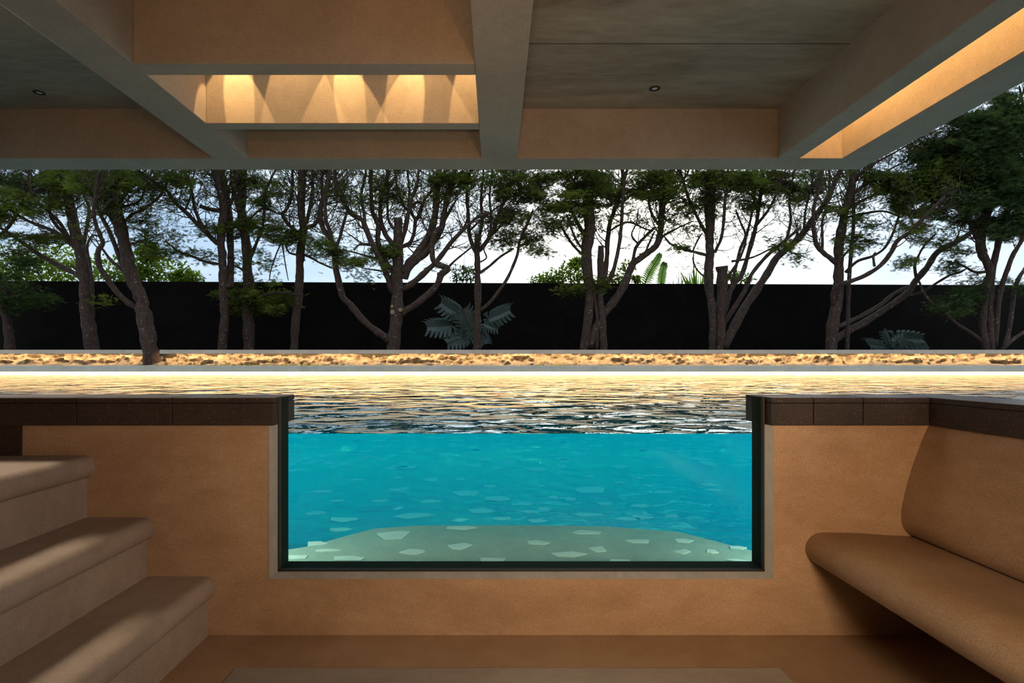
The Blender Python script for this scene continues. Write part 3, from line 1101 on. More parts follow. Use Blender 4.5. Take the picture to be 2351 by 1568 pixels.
t = Tree(16.6, 'right stem of the close pair of cypresses, behind the bright low spray', 'needles', 0.9, 5)
t.limb(25, 19, [(572, 803), (571, 747), (567, 699), (571, 654), (569, 616), (566, 571), (561, 533), (556, 501), (555, 460), (556, 412), (556, 390)], 'trunk')
t.limb(9, 5, [(562, 520), (545, 480), (540, 440), (545, 400)])
t.limb(8, 4, [(572, 600), (588, 560), (603, 520), (608, 470), (610, 440), (625, 405), (632, 392)])
t.limb(7, 3, [(568, 630), (550, 615), (532, 610)], ext=False)
t.limb(9, 4, [(571, 690), (600, 680), (640, 672), (690, 678)], ext=False)
t.limb(7, 3, [(570, 690), (545, 685), (515, 684)], ext=False)
t.limb(5, 3, [(560, 520), (600, 480), (640, 490), (700, 505)], ext=False)
T.append(t)

t = Tree(16.4, 'single cypress between the close pair and the many-armed tree', 'needles', 1.0, 6)
t.limb(19, 18, [(675, 803), (678, 747), (681, 715), (686, 667), (688, 635), (689, 603), (691, 571), (696, 539), (696, 517), (692, 492), (691, 460), (694, 412), (694, 391)], 'trunk')
t.limb(9, 6, [(689, 540), (672, 524), (661, 514), (648, 492), (657, 482), (669, 450), (672, 412), (672, 391)])
t.limb(10, 7, [(697, 525), (712, 520), (724, 514), (734, 492), (740, 460), (739, 412), (745, 391)])
t.limb(10, 7, [(697, 520), (705, 505), (712, 476), (718, 444), (718, 400)])
t.limb(6, 4, [(697, 584), (715, 592), (734, 603), (766, 617)], ext=False)
t.limb(5, 3, [(688, 585), (668, 582), (658, 570), (656, 545)], ext=False)
t.limb(3.5, 2, [(645, 558), (632, 590), (622, 620), (618, 644)], ext=False)
t.limb(3.5, 2, [(648, 558), (654, 600), (662, 644)], ext=False)
t.limb(5, 3, [(688, 545), (660, 558), (640, 556), (615, 545)], ext=False)
T.append(t)

t = Tree(16.0, 'large many-armed cypress with a cut-off top and two low curving limbs', 'needles', 0.95, 7)
t.limb(31, 19, [(903, 803), (906, 763), (911, 715), (912, 667), (911, 635), (914, 603), (914, 571), (914, 533), (914, 502)], 'trunk', cut=True)
t.limb(17, 10, [(893, 782), (880, 771), (868, 763), (836, 737), (804, 699), (788, 683), (779, 651), (771, 616), (769, 590), (768, 570), (757, 545), (743, 527), (736, 500), (737, 470), (750, 440), (755, 400)])
t.limb(9, 4, [(770, 572), (780, 545), (787, 520), (794, 495), (800, 480)])
t.limb(10, 7, [(766, 565), (757, 530), (748, 505), (747, 460), (753, 428), (757, 395)])
t.limb(15, 9, [(903, 672), (887, 629), (874, 597), (855, 562), (839, 523), (830, 504), (804, 488), (785, 456), (772, 421), (769, 393)])
t.limb(8, 5, [(838, 520), (836, 490), (829, 450), (836, 415), (840, 392)])
t.limb(13, 8, [(908, 630), (884, 597), (868, 555), (868, 517), (855, 485), (852, 444), (852, 394)])
t.limb(12, 7, [(908, 566), (897, 555), (884, 536), (874, 501), (874, 470), (880, 440), (890, 398)])
t.limb(7, 5, [(905, 525), (892, 505), (890, 470), (890, 420), (892, 394)])
t.limb(10, 6, [(918, 567), (932, 563), (943, 555), (951, 533), (954, 507), (963, 495), (971, 466), (985, 445), (1000, 430)])
t.limb(8, 4, [(955, 505), (945, 490), (938, 470), (940, 440), (936, 394)])
t.limb(7, 4, [(971, 468), (955, 465), (935, 490), (925, 540)], ext=False)
t.limb(9, 6, [(920, 560), (932, 525), (938, 488), (946, 455), (958, 420), (962, 392)])
t.limb(6, 4, [(940, 485), (925, 470), (915, 440), (908, 400)])
t.limb(20, 13, [(925, 625), (940, 603), (957, 584), (983, 546), (998, 501), (1002, 450), (1004, 420), (1008, 394)])
t.limb(18, 10, [(928, 640), (938, 616), (960, 595), (983, 574), (1011, 530), (1021, 485), (1026, 453), (1040, 400)])
t.limb(8, 4, [(1018, 510), (1035, 480), (1050, 455)])
t.limb(15, 6, [(926, 663), (950, 648), (976, 625), (1005, 597), (1040, 552), (1072, 520), (1097, 498), (1126, 488)])
t.limb(8, 4, [(1040, 552), (1066, 520), (1074, 495)], ext=False)
t.limb(16, 12, [(918, 722), (935, 710), (954, 699), (986, 673), (1005, 651), (1012, 632), (1027, 616), (998, 603), (992, 571), (996, 540), (1012, 520)])
t.limb(6, 4, [(1008, 645), (1006, 632), (1006, 626)], cut=True)
t.limb(6, 3, [(1025, 618), (1043, 600), (1062, 584), (1094, 559)], ext=False)
t.limb(6, 3, [(850, 560), (825, 562), (812, 575)], ext=False)
t.limb(5, 2.5, [(890, 600), (850, 590), (815, 580), (775, 572)], ext=False)
t.limb(5, 2.5, [(895, 625), (862, 620), (830, 615)], ext=False)
T.append(t)

t = Tree(16.3, 'thin cypress with split-leaved plant at its foot', 'needles', 1.2, 8)
t.limb(16, 13, [(1094, 803), (1096, 747), (1097, 699), (1097, 651), (1096, 615), (1095, 585), (1096, 560), (1096, 537)], 'trunk', cut=True)
t.limb(10, 7, [(1093, 580), (1086, 565), (1078, 539), (1075, 492), (1072, 444), (1078, 400)])
t.limb(11, 6, [(1100, 575), (1112, 562), (1123, 546), (1139, 514), (1148, 482), (1167, 444), (1180, 400)])
t.limb(9, 5, [(1097, 558), (1107, 507), (1104, 460), (1110, 399)])
t.limb(7, 4, [(1124, 545), (1128, 500), (1124, 450), (1130, 396)])
t.limb(9, 6, [(1104, 712), (1122, 697), (1142, 673), (1167, 635), (1187, 587), (1193, 555), (1208, 520), (1225, 480)])
t.limb(7, 4, [(1101, 627), (1125, 610), (1148, 590), (1180, 570)], ext=False)
t.limb(4, 2.5, [(1102, 602), (1117, 592), (1112, 577), (1108, 560)], ext=False)
t.limb(5, 3, [(1078, 530), (1110, 500), (1150, 470), (1190, 440), (1215, 415)])
t.limb(6, 3, [(1190, 565), (1215, 555), (1235, 540)], ext=False)
t.limb(5, 3, [(1125, 545), (1160, 510), (1200, 480)], ext=False)
T.append(t)

t = Tree(16.1, 'dense cypress clump of thick stems crossed by one limb leaning right', 'needles', 1.0, 9)
t.limb(20, 30, [(1341, 803), (1348, 747), (1354, 699), (1352, 651), (1346, 603), (1348, 565), (1354, 523), (1350, 476), (1350, 428), (1352, 392)], 'trunk')
t.limb(18, 15, [(1386, 803), (1383, 747), (1378, 683), (1379, 629), (1379, 590), (1380, 565)], 'trunk', cut=True)
t.limb(13, 9, [(1386, 640), (1391, 615), (1394, 571), (1398, 523), (1407, 492), (1423, 450), (1430, 400)])
t.limb(10, 7, [(1392, 650), (1407, 625), (1420, 571), (1426, 523), (1428, 490), (1432, 430), (1438, 395)])
t.limb(19, 12, [(1352, 799), (1378, 734), (1414, 686), (1436, 648), (1452, 609), (1477, 587), (1506, 565), (1516, 533), (1519, 492), (1525, 444), (1538, 399)])
t.limb(9, 6, [(1452, 609), (1455, 590), (1460, 568), (1484, 540), (1506, 520)])
t.limb(6, 4, [(1478, 587), (1492, 555), (1503, 530)], ext=False)
t.limb(7, 5, [(1512, 515), (1498, 495), (1490, 465), (1495, 430), (1490, 396)])
t.limb(5, 3, [(1520, 543), (1557, 523), (1592, 507)], ext=False)
t.limb(5, 3, [(1468, 562), (1450, 540), (1462, 510), (1465, 480)], ext=False)
t.limb(5, 3, [(1400, 530), (1440, 510), (1480, 525), (1500, 530)], ext=False)
t.limb(8, 5, [(1345, 590), (1330, 578), (1312, 558), (1296, 533), (1285, 510)])
t.limb(7, 4, [(1343, 578), (1325, 555), (1312, 525), (1300, 490)])
t.limb(9, 5, [(1348, 550), (1325, 510), (1310, 470), (1318, 420), (1325, 394)])
t.limb(8, 5, [(1525, 470), (1550, 440), (1570, 410), (1580, 394)])
t.limb(5, 3, [(1345, 660), (1320, 668), (1290, 674)], ext=False)
t.limb(8, 6, [(1370, 803), (1372, 740), (1366, 690), (1362, 640)], cut=True)
T.append(t)

t = Tree(16.2, 'fan-shaped cypress whose stems spread right from one base', 'needles', 1.1, 10)
t.limb(15, 24, [(1635, 803), (1637, 747), (1634, 699), (1628, 661), (1627, 622), (1630, 587), (1629, 555), (1630, 514), (1630, 469), (1632, 399)], 'trunk')
t.limb(20, 25, [(1653, 803), (1655, 747), (1658, 683), (1658, 635), (1657, 611)], 'trunk', cut=True)
t.limb(13, 8, [(1656, 735), (1667, 700), (1678, 667), (1690, 645), (1704, 629), (1723, 565), (1736, 517), (1742, 476), (1750, 410)])
t.limb(12, 6, [(1664, 740), (1680, 715), (1710, 667), (1726, 629), (1761, 587), (1799, 555), (1840, 520)])
t.limb(20, 11, [(1662, 799), (1688, 747), (1710, 705), (1736, 667), (1761, 629), (1783, 592), (1812, 566), (1840, 540), (1860, 512), (1885, 479), (1904, 448), (1925, 400)])
t.limb(9, 6, [(1628, 548), (1615, 525), (1602, 501), (1583, 460), (1568, 415), (1560, 394)])
t.limb(8, 6, [(1640, 580), (1656, 545), (1662, 500), (1665, 450), (1672, 399)])
t.limb(8, 5, [(1672, 690), (1690, 610), (1700, 570), (1716, 533), (1728, 480), (1736, 420)])
t.limb(7, 4, [(1668, 640), (1700, 590), (1712, 545), (1700, 510), (1688, 480)])
t.limb(8, 4, [(1624, 586), (1592, 578), (1567, 571), (1540, 560), (1525, 543)], ext=False)
t.limb(5, 3, [(1590, 578), (1600, 555), (1612, 535)], ext=False)
t.limb(5, 3, [(1625, 640), (1605, 625), (1593, 605), (1592, 580)], ext=False)
t.limb(7, 4, [(1800, 566), (1815, 510), (1812, 460), (1822, 400)])
t.limb(7, 4, [(1735, 520), (1765, 480), (1785, 440), (1800, 398)])
t.limb(6, 3, [(1680, 600), (1730, 590), (1790, 560)], ext=False)
t.limb(6, 4, [(1845, 535), (1850, 480), (1862, 430), (1868, 395)])
T.append(t)

t = Tree(15.8, 'cypress at the right with two long limbs stretching low to the right', 'needles', 1.1, 11)
t.limb(25, 14, [(1907, 803), (1910, 763), (1917, 724), (1923, 683), (1925, 635), (1926, 603), (1925, 571), (1930, 539), (1936, 507), (1942, 476), (1952, 444), (1958, 412), (1968, 390)], 'trunk')
t.limb(9, 7, [(1945, 803), (1946, 760), (1947, 715), (1949, 651), (1952, 603), (1958, 539), (1960, 492), (1958, 440), (1955, 395)], 'trunk')
t.limb(12, 6, [(1918, 602), (1903, 590), (1891, 581), (1875, 562), (1869, 533), (1867, 507), (1870, 470), (1882, 430), (1888, 395)])
t.limb(6, 5, [(1888, 578), (1888, 539), (1888, 507), (1901, 460), (1904, 399)])
t.limb(12, 7, [(1914, 700), (1914, 670), (1926, 655), (1955, 645), (1987, 632), (2022, 609), (2047, 578), (2060, 552), (2086, 536), (2114, 507), (2140, 480), (2170, 450)])
t.limb(7, 4, [(1942, 625), (1958, 608), (1974, 597), (2006, 587), (2032, 568), (2051, 533), (2063, 498), (2080, 460)])
t.limb(6, 3, [(1926, 600), (1945, 578), (1962, 560)], ext=False)
t.limb(16, 10, [(1905, 792), (1942, 763), (1990, 737), (2038, 705), (2083, 673), (2102, 645), (2127, 616), (2153, 578), (2197, 555), (2229, 533), (2260, 500)])
t.limb(10, 8, [(1926, 750), (1950, 738), (1980, 724), (2022, 699), (2054, 673), (2089, 657)], ext=False)
t.limb(7, 4, [(2075, 678), (2100, 675), (2124, 667), (2153, 648), (2181, 632), (2204, 625), (2220, 616)], ext=False)
t.limb(7, 4, [(2105, 640), (2100, 612), (2110, 585), (2125, 560), (2150, 535)], ext=False)
t.limb(6, 4, [(2008, 612), (2005, 590), (2010, 580)], cut=True)
t.limb(6, 3, [(1985, 632), (2000, 628), (2012, 615)], ext=False)
t.limb(7, 3, [(1945, 480), (1990, 455), (2040, 440), (2090, 430)])
t.limb(7, 3, [(1950, 455), (1990, 420), (2040, 390), (2080, 370)])
t.limb(7, 3, [(1940, 500), (1985, 490), (2030, 485), (2070, 500)], ext=False)
t.limb(7, 3, [(1960, 410), (2000, 380), (2045, 355), (2090, 330)])
T.append(t)

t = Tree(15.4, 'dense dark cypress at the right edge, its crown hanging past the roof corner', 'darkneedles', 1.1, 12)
t.limb(14, 22, [(2265, 803), (2257, 747), (2260, 683), (2266, 651), (2274, 622), (2263, 597), (2252, 571), (2255, 523), (2270, 470), (2285, 410), (2290, 340), (2300, 260)], 'trunk', ext=False)
t.limb(16, 10, [(2276, 803), (2272, 731), (2275, 667), (2278, 619), (2290, 570), (2300, 520), (2320, 460), (2330, 380)], 'trunk')
t.limb(11, 8, [(2285, 795), (2290, 715), (2299, 661), (2309, 629), (2325, 587), (2341, 560), (2360, 520)])
t.limb(10, 8, [(2306, 800), (2316, 765), (2325, 699), (2334, 651), (2350, 622), (2375, 590)])
t.limb(8, 7, [(2300, 803), (2325, 780), (2355, 760), (2380, 740)], ext=False)
t.limb(9, 5, [(2265, 797), (2245, 775), (2197, 743), (2165, 715), (2127, 683), (2108, 640)], ext=False)
t.limb(12, 5, [(2262, 590), (2240, 540), (2215, 490), (2190, 440), (2160, 400)])
t.limb(9, 4, [(2275, 470), (2240, 420), (2200, 380), (2150, 350), (2110, 340)])
t.limb(10, 4, [(2290, 350), (2250, 310), (2210, 290)])
t.limb(10, 4, [(2300, 300), (2330, 250), (2350, 210)])
t.limb(9, 4, [(2300, 520), (2330, 490), (2360, 470)])
t.limb(7, 4, [(2274, 622), (2240, 625), (2215, 612), (2190, 600)], ext=False)
T.append(t)

# foliage pads seen in the crowns: x, y, half width, half height, density
PADS = [
    (60, 420, 110, 34, 1.6), (25, 480, 55, 55, 1.5), (170, 418, 80, 34, 1.3), (110, 470, 80, 30, .7), (240, 418, 80, 28, 1.3), (150, 470, 40, 30, .8), (40, 555, 70, 30, .8), (95, 545, 45, 16, 1.3),
    (30, 610, 70, 40, .9), (30, 680, 65, 40, 1.3), (95, 685, 38, 26, 1.2), (238, 690, 32, 10, .8), (320, 500, 40, 60, .45), (335, 545, 40, 30, .5), (395, 560, 40, 26, .5), (300, 420, 40, 25, .5),
    (370, 575, 50, 20, .8), (250, 470, 35, 35, .9),
    (385, 415, 55, 24, 1.0), (405, 465, 30, 12, .9), (485, 525, 35, 20, .8), (480, 590, 35, 14, .7), (430, 585, 40, 18, .5), (540, 520, 55, 24, 1.9), (595, 520, 55, 30, 1.5), (540, 600, 25, 40, .5), (570, 640, 18, 22, .7),
    (605, 690, 108, 26, 2.6), (575, 706, 50, 20, 2.2), (520, 682, 30, 14, 2.0), (575, 420, 45, 30, .7), (605, 460, 35, 40, .7), (600, 590, 35, 40, .4), (650, 545, 45, 20, 1.2), (690, 545, 45, 22, 1.0), (640, 430, 30, 24, .5), (610, 635, 30, 20, .4),
    (770, 565, 34, 24, 1.5), (735, 570, 40, 24, 1.0), (790, 600, 50, 20, .7), (840, 610, 50, 24, .8), (905, 580, 55, 22, 1.3), (880, 560, 30, 20, 1.0), (860, 630, 40, 14, .6), (780, 440, 40, 25, .3), (800, 470, 30, 25, .4),
    (885, 430, 45, 40, .6), (890, 470, 30, 20, .5), (845, 480, 25, 40, .4), (1045, 418, 50, 30, 1.6), (1030, 450, 26, 20, .8), (1015, 610, 25, 12, .4), (1065, 625, 26, 24, .4), (1160, 420, 60, 36, 1.1), (1190, 440, 60, 36, 1.0),
    (1175, 510, 56, 40, 1.4), (1190, 560, 60, 24, .9), (1240, 470, 50, 30, .9), (1245, 585, 35, 20, .45), (1230, 560, 30, 14, .5), (1230, 415, 50, 24, 1.1), (1150, 550, 30, 20, .8),
    (1300, 490, 60, 34, 1.5), (1330, 420, 80, 36, 1.9), (1340, 465, 40, 40, 1.4), (1290, 520, 50, 22, 1.1), (1420, 430, 70, 36, 1.3), (1500, 425, 60, 40, 1.5), (1540, 415, 40, 26, 1.2), (1390, 470, 40, 16, 1.4), (1470, 450, 50, 20, 1.0),
    (1315, 672, 38, 15, 1.6), (1395, 660, 30, 14, 1.2), (1375, 645, 40, 14, 1.0), (1440, 500, 50, 20, .5), (1340, 540, 26, 60, .5), (1570, 470, 50, 36, 1.0), (1560, 510, 45, 24, .6), (1565, 570, 50, 8, 1.2), (1590, 600, 20, 20, .4), (1585, 535, 30, 24, .4),
    (1640, 430, 70, 44, 1.6), (1625, 480, 24, 40, 1.0), (1700, 415, 60, 30, 1.2), (1770, 418, 70, 26, 2.0), (1720, 460, 50, 24, .8), (1800, 560, 34, 20, 1.1), (1825, 585, 26, 24, .6), (1830, 450, 50, 30, .9), (1860, 420, 40, 26, .8), (1890, 480, 26, 24, .5),
    (1920, 490, 30, 12, 1.2), (1960, 480, 26, 40, .8), (1970, 560, 40, 26, 1.3), (1950, 545, 24, 20, .8), (2000, 510, 40, 20, .5), (2010, 420, 50, 22, .9), (2035, 400, 40, 20, .9), (2060, 440, 60, 30, 1.2), (2100, 470, 80, 34, 1.5),
    (2065, 602, 34, 12, 1.3), (2090, 520, 40, 24, .6), (2140, 540, 60, 24, .6), (2200, 600, 50, 34, .6), (2190, 570, 40, 20, .6), (2200, 690, 60, 40, .9), (2240, 650, 40, 30, .5),
    (2250, 450, 110, 50, 2.0), (2300, 390, 80, 60, 2.0), (2200, 355, 110, 44, 2.0), (2290, 300, 90, 46, 2.0), (2330, 240, 50, 34, 2.0), (2340, 500, 40, 50, 1.8), (2140, 345, 60, 26, 1.5), (2290, 530, 60, 34, 1.6), (2200, 490, 70, 30, 1.3), (2340, 440, 40, 40, 2.0), (2120, 410, 60, 26, 1.3), (2180, 400, 90, 40, 1.8), (2260, 340, 100, 50, 1.8), (2320, 330, 60, 60, 1.8), (2280, 420, 90, 40, 1.8), (2160, 370, 70, 30, 1.6), (2240, 280, 70, 36, 1.6), (2345, 280, 40, 60, 1.8),
    (2330, 650, 30, 30, .5), (2110, 440, 60, 30, 1.2)]
# crowns that rise behind the roof edge
for i in range(30):
    PADS.append((-40 + i * 76 + random.uniform(-20, 20), random.uniform(250, 360), 70, 26, 0.14))
by_tree = [[] for _ in T]
for pd in PADS:
    best, bi = 1e9, 0
    for i, t in enumerate(T):
        dd = min((a[0] - pd[0]) ** 2 + (a[1] - pd[1]) ** 2 for a in t.samples)
        if dd < best:
            best, bi = dd, i
    by_tree[bi].append(pd)
for t, c in zip(T, by_tree):
    n = t.build(c)
# pale sawn faces on the many-armed tree
for (x, y, r) in ((901, 716, 6), (900, 703, 4), (919, 711, 5)):
    p = Vector(P(x, y, T[6].d - 0.19))
    MB().tube([p, p + Vector((0, 0.14, 0))], [r * T[6].d / F * 0.9] * 2, 14).build('sawn_stub', M['cut'], T[6].root)['label'] = 'pale round sawn branch end'


# ================================================================== PLANTS
def leaf_cloud(root, centers, n, size, mat, seed, name='foliage', droop=0.3):
    """many small pointed leaves (two triangles folded on the midrib) scattered in ellipsoids"""
    r = np.random.default_rng(seed)
    tv = np.array([(0, 0, 0), (0.45, 0.24, 0.05), (1, 0, -0.12), (0.45, -0.24, 0.05)])
    tf = np.array([(0, 2, 1), (0, 3, 2)])
    c = np.array([q[:3] for q in centers])
    e = np.array([q[3:] for q in centers])
    k = r.integers(0, len(c), n)
    u = r.normal(0, 1, (n, 3))
    u /= np.linalg.norm(u, axis=1, keepdims=True)
    pos = c[k] + u * e[k] * (r.random((n, 1)) ** 0.4)
    x = u + r.normal(0, 0.6, (n, 3))
    x[:, 2] -= droop
    x /= np.linalg.norm(x, axis=1, keepdims=True)
    up = r.normal(0, 0.6, (n, 3)) + np.array([0, -0.2, 1])
    y = np.cross(up, x)
    y /= np.linalg.norm(y, axis=1, keepdims=True) + 1e-9
    z = np.cross(x, y)
    R = np.stack([x, y, z], axis=2)
    sz = size * r.uniform(0.6, 1.25, n)
    vv = np.einsum('nij,kj->nki', R, tv) * sz[:, None, None] + pos[:, None, :]
    tris = tf[None] + (np.arange(n) * 4)[:, None, None]
    np_mesh(name, vv.reshape(-1, 3), tris.reshape(-1, 3), M[mat], root)


def bush(name, label, cat, d, blobs, n, size, mat, seed, stems, group=None):
    cs = []
    for (x, y, rx_, ry_) in blobs:
        X, Y, Z = P(x, y, d)
        cs.append((X, Y + random.uniform(-0.2, 0.2), Z, rx_ * d / F, rx_ * d / F * 0.6, ry_ * d / F))
    root = thing(name, label, cat, (cs[0][0], d, 1.385), group)
    leaf_cloud(root, cs, n, size, mat, seed)
    for (xa, xb, yb, wd) in stems:
        a = P(xa, 700, d)
        b = P(xb, yb, d)
        mid = ((a[0] * 0.7 + b[0] * 0.3), d, (a[2] + b[2]) / 2)
        MB().tube([(a[0], d, 1.33), (a[0], d, a[2]), mid, b], [wd, wd * 0.9, wd * 0.7, wd * 0.35], 8).build('stem', M['bark'], root, smooth=True)
    return root


bush('broadleaf_tree', 'spreading broadleaf tree with yellow-green leaves beyond the left end of the wall', 'tree', 22.0,
     [(60, 620, 90, 34), (150, 630, 80, 26), (250, 620, 70, 36), (330, 600, 46, 40), (380, 625, 60, 28), (430, 638, 36, 16), (120, 590, 70, 30), (20, 600, 50, 50), (300, 635, 60, 20), (340, 580, 22, 20)],
     3600, 0.22, 'broad', 3, [(200, 180, 620, 0.10), (300, 330, 600, 0.07), (110, 80, 610, 0.07)])
bush('shrub', 'rounded broadleaf shrub above the wall, left of the clump of thick stems', 'shrub', 21.5,
     [(1290, 635, 50, 20), (1255, 642, 40, 12), (1315, 622, 36, 24), (1325, 602, 14, 10)], 1700, 0.15, 'broad', 4, [(1290, 1290, 640, 0.04), (1315, 1320, 615, 0.03)], 'plants beyond the black wall')
bush('shrub', 'loose leafy shrub above the wall, just right of the clump of thick stems', 'shrub', 21.5,
     [(1425, 632, 28, 20), (1440, 612, 16, 12), (1410, 642, 26, 10), (1462, 640, 10, 8)], 700, 0.14, 'broad', 5, [(1425, 1428, 630, 0.03)], 'plants beyond the black wall')
bush('shrub', 'dark wispy shrub above the wall, left of the thin cypress', 'shrub', 21.5,
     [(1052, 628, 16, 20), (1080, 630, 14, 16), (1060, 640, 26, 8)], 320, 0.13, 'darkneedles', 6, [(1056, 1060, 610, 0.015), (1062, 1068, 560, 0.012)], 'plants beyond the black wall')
bush('shrub', 'small bright shrub above the wall, inside the fan of spreading stems', 'shrub', 21.5,
     [(1700, 640, 26, 12), (1680, 636, 16, 10)], 340, 0.15, 'broad', 7, [(1695, 1695, 640, 0.02)], 'plants beyond the black wall')


def blade(mb, a, b, w_, bend, n=6):
    """one arched grass or strap leaf"""
    a, b = Vector(a), Vector(b)
    side = Vector((0.25, 1, 0)).normalized() if abs((b - a).normalized().x) > 0.9 else Vector((1, 0.2, 0)).normalized()
    vs, fs = [], []
    for i in range(n + 1):
        u = i / n
        p = a.lerp(b, u) + Vector(bend) * (4 * u * (1 - u))
        ww = w_ * (1 - u ** 2) * (0.6 + 0.8 * u if u < 0.5 else 1)
        vs += [p - side * ww, p + side * ww]
    for i in range(n):
        fs.append((2 * i, 2 * i + 1, 2 * i + 3, 2 * i + 2))
    mb.add(vs, fs)


def banana_leaf(mb, pts, halfw, d):
    """torn feathery banana leaf: midrib through px points with many drooping strips"""
    c = catmull([(x, y) for x, y in pts], 7)
    rib = [P(x, y, d) for x, y in c]
    mb.tube(rib, [0.035 * (1 - 0.7 * i / len(rib)) for i in range(len(rib))], 5)
    n = len(c)
    for i in range(2, n - 1):
        u = i / (n - 1)
        tx, ty = c[i + 1][0] - c[i - 1][0], c[i + 1][1] - c[i - 1][1]
        L = math.hypot(tx, ty)
        tx, ty = tx / L, ty / L
        hw = halfw * (math.sin(math.pi * min(1, 0.25 + 0.72 * u)) * 0.8 + 0.25)
        for s in (-1, 1):
            nx, ny = -ty * s, tx * s
            x, y = c[i]
            e = (x + nx * hw + tx * hw * 0.45 + random.uniform(-2, 2), y + ny * hw + ty * hw * 0.45 + hw * 0.30)
            mid = (x + nx * hw * 0.5 + tx * hw * 0.2, y + ny * hw * 0.5 + ty * hw * 0.2 - 1)
            st_ = 2.0
            vs = [P(x - tx * st_, y - ty * st_, d), P(x + tx * st_, y + ty * st_, d), P(mid[0] + tx * st_, mid[1] + ty * st_, d - 0.05), P(e[0], e[1], d + 0.05), P(mid[0] - tx * st_, mid[1] - ty * st_, d - 0.05)]
            mb.add(vs, [(0, 1, 2, 4), (4, 2, 3)])


bn = thing('banana_plant', 'pale green banana plant showing two torn leaves above the wall', 'plant', (P(1490, 648, 21.0)[0], 21.0, 1.385))
mb = MB()
banana_leaf(mb, [(1468, 690), (1482, 648), (1494, 620), (1508, 597), (1517, 583)], 15, 21.0)
mb.build('leaf', M['banana'], bn)
mb = MB()
banana_leaf(mb, [(1520, 690), (1518, 655), (1520, 630), (1524, 610), (1526, 604)], 13, 21.1)
mb.build('leaf', M['banana'], bn)
X = P(1490, 690, 21.05)
MB().tube([(X[0], 21.05, 1.33), (X[0], 21.05, X[2] + 0.1)], [0.12, 0.09], 10).build('stem', M['banana'], bn, smooth=True)

gr = thing('tall_grass', 'spiky tall grass above the wall, between banana leaves and fern-like clump', 'grass', (P(1562, 648, 21.0)[0], 21.0, 1.385))
mb = MB()
for i in range(26):
    x = random.uniform(1538, 1566)
    a = P(x, 700, 21 + random.uniform(-0.2, 0.2))
    b = P(x + random.uniform(-26, 26), random.uniform(600, 640), 21 + random.uniform(-0.3, 0.3))
    blade(mb, (a[0], a[1], 1.38), b, 0.022, (random.uniform(-0.1, 0.1), 0, 0.1))
mb.build('blades', M['darkneedles'], gr)
fn = thing('strap_leaf_plant', 'arching strap-leaved plant above the wall, left of the fan-shaped cypress', 'plant', (P(1600, 648, 20.6)[0], 20.6, 1.385))
for k in range(22):
    mb = MB()
    an = random.uniform(-1.35, 1.35)
    a = P(1604 + random.uniform(-8, 8), 665, 20.6)
    r_ = random.uniform(34, 68)
    b = P(1604 + r_ * math.sin(an) * 0.85, 655 - r_ * (0.35 + 0.65 * math.cos(an)) * 0.8, 20.6 + random.uniform(-0.4, 0.4))
    blade(mb, (a[0], a[1], 1.38 if k % 3 == 0 else a[2] - 0.6), b, 0.065, (0.1 * math.sin(an), 0, 0.22))
    mb.build('leaf', M['banana' if k % 2 else 'broad'], fn)


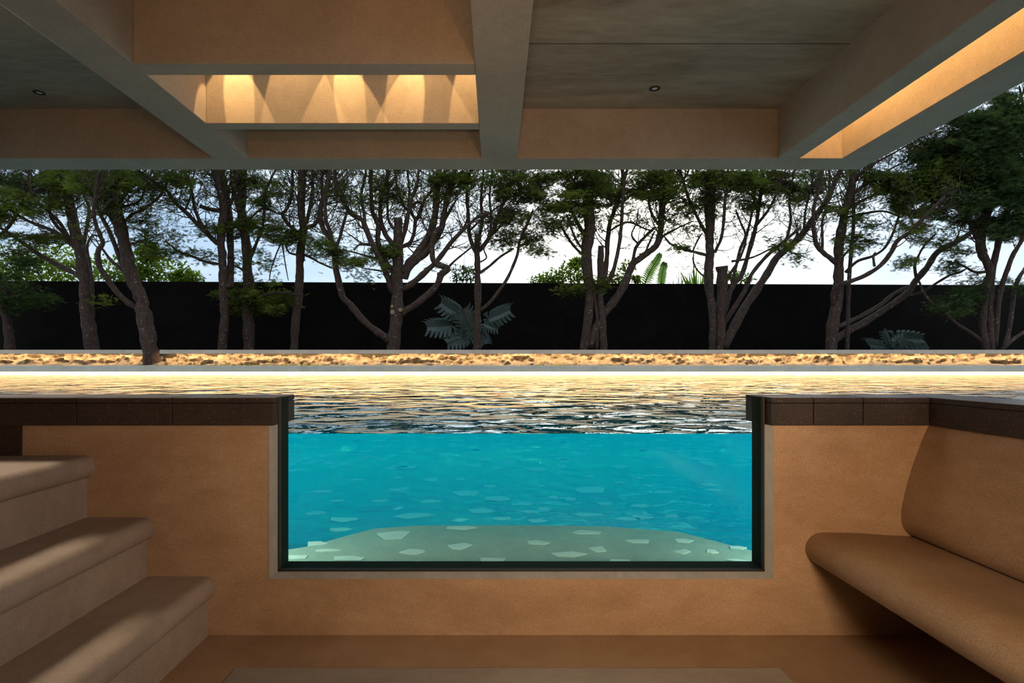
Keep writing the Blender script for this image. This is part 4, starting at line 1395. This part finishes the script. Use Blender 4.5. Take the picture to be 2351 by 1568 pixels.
# ---- monstera at the foot of the thin cypress
def monstera_leaf(cx, cyy, lpx, ang, d, tilt, seed):
    """split leaf: midrib with separated lobes on both sides; ang in picture plane, tilt towards the viewer"""
    r = random.Random(seed)
    L = lpx * d / F
    mb = MB()
    ax = Vector((math.cos(ang), 0, math.sin(ang)))
    ax = (ax + Vector((0, -0.35 * tilt, 0))).normalized()
    nrm = Vector((0.1 * r.uniform(-1, 1), -0.75, 0.65))
    sd = nrm.cross(ax).normalized()
    nrm = ax.cross(sd).normalized()
    o = Vector(P(cx, cyy, d)) - ax * L * 0.45
    N = 7
    for s in (-1, 1):
        for i in range(N):
            u0, u1 = -0.10 + i / N * 1.0, -0.10 + (i + 0.80) / N * 1.0
            um = (u0 + u1) / 2
            hw = 0.54 * L * math.sqrt(max(0.05, 1 - ((um - 0.34) / 0.72) ** 2))
            fwd = 0.10 * L + 0.16 * L * um
            b0, b1 = o + ax * (max(u0, 0.0) * L), o + ax * (max(u1 + 0.04, 0.03) * L)
            back = -0.20 * L if i == 0 else 0
            m0 = o + ax * (u0 * L + fwd * 0.3 + back * .5) + sd * (s * hw * 0.55) + nrm * (0.05 * L)
            m1 = o + ax * (u1 * L + fwd * 0.5 + back * .3) + sd * (s * hw * 0.55) + nrm * (0.05 * L)
            t0 = o + ax * (u0 * L + fwd + back + 0.02 * L) + sd * (s * hw * 0.97) - nrm * (0.06 * L)
            t1 = o + ax * (u1 * L + fwd + back * .6) + sd * (s * hw) - nrm * (0.06 * L)
            mb.add([b0, b1, m1, t1, t0, m0], [(0, 1, 2, 5), (5, 2, 3, 4)])
    mb.tube([o - ax * 0.02 * L, o + ax * L * 0.5 + nrm * 0.005, o + ax * L], [0.012, 0.009, 0.003], 5)
    return mb, o


def monstera(label, bx, d, leaves):
    b = P(bx, 812, d)
    root = thing('monstera_plant', label, 'plant', (b[0], d, 1.385), 'split-leaved plants at the wall foot')
    for i, (x, y, l, a, tl) in enumerate(leaves):
        dd = d - 0.1 * (i % 3)
        mb, o = monstera_leaf(x, y, l, math.radians(a), dd, tl, i + int(bx))
        mb.build('leaf', M['monstera'], root)
        mid = Vector(((b[0] + o.x) / 2, d + 0.05, max(o.z, 1.6) - 0.05))
        MB().tube([(b[0], d, 1.37), mid, o], [0.016, 0.013, 0.009], 6).build('stalk', M['monstera'], root, smooth=True)


monstera('big split-leaved plant with grey-green leaves around the foot of the thin cypress', 1090, 16.9,
         [(1037, 710, 62, 150, 1), (1010, 749, 64, 185, 1), (1050, 779, 56, 200, 1), (1145, 722, 62, 20, 1), (1128, 748, 40, -20, 1), (1072, 735, 56, 110, .5), (1105, 775, 40, -60, 1), (1075, 765, 46, 230, 1)])
monstera('low split-leaved plant against the black wall, right of the low limbs', 2055, 17.0,
         [(2085, 777, 60, -5, 1), (2010, 792, 50, 178, 1), (2035, 775, 40, 120, .5), (2060, 790, 40, 40, 1), (2110, 800, 36, -20, 1)])
# grass in the lit bed
gb = MB()
for (xa, xb, n) in ((450, 760, 420), (1230, 1330, 110), (1380, 1440, 40), (350, 450, 60)):
    for _ in range(n):
        x = random.uniform(xa, xb)
        d = random.uniform(13.78, 14.1)
        b = P(x, 838, d)
        h_ = random.uniform(0.03, 0.075)
        blade(gb, (b[0], d, 0.995), (b[0] + random.uniform(-0.03, 0.03), d + random.uniform(-0.03, 0.03), 1.015 + h_), 0.004, (0.005, 0, 0), 2)
o = gb.build('grass', M['grass'])
tag(o, 'short green grass at the front of the lit soil bed', 'grass', kind='stuff')
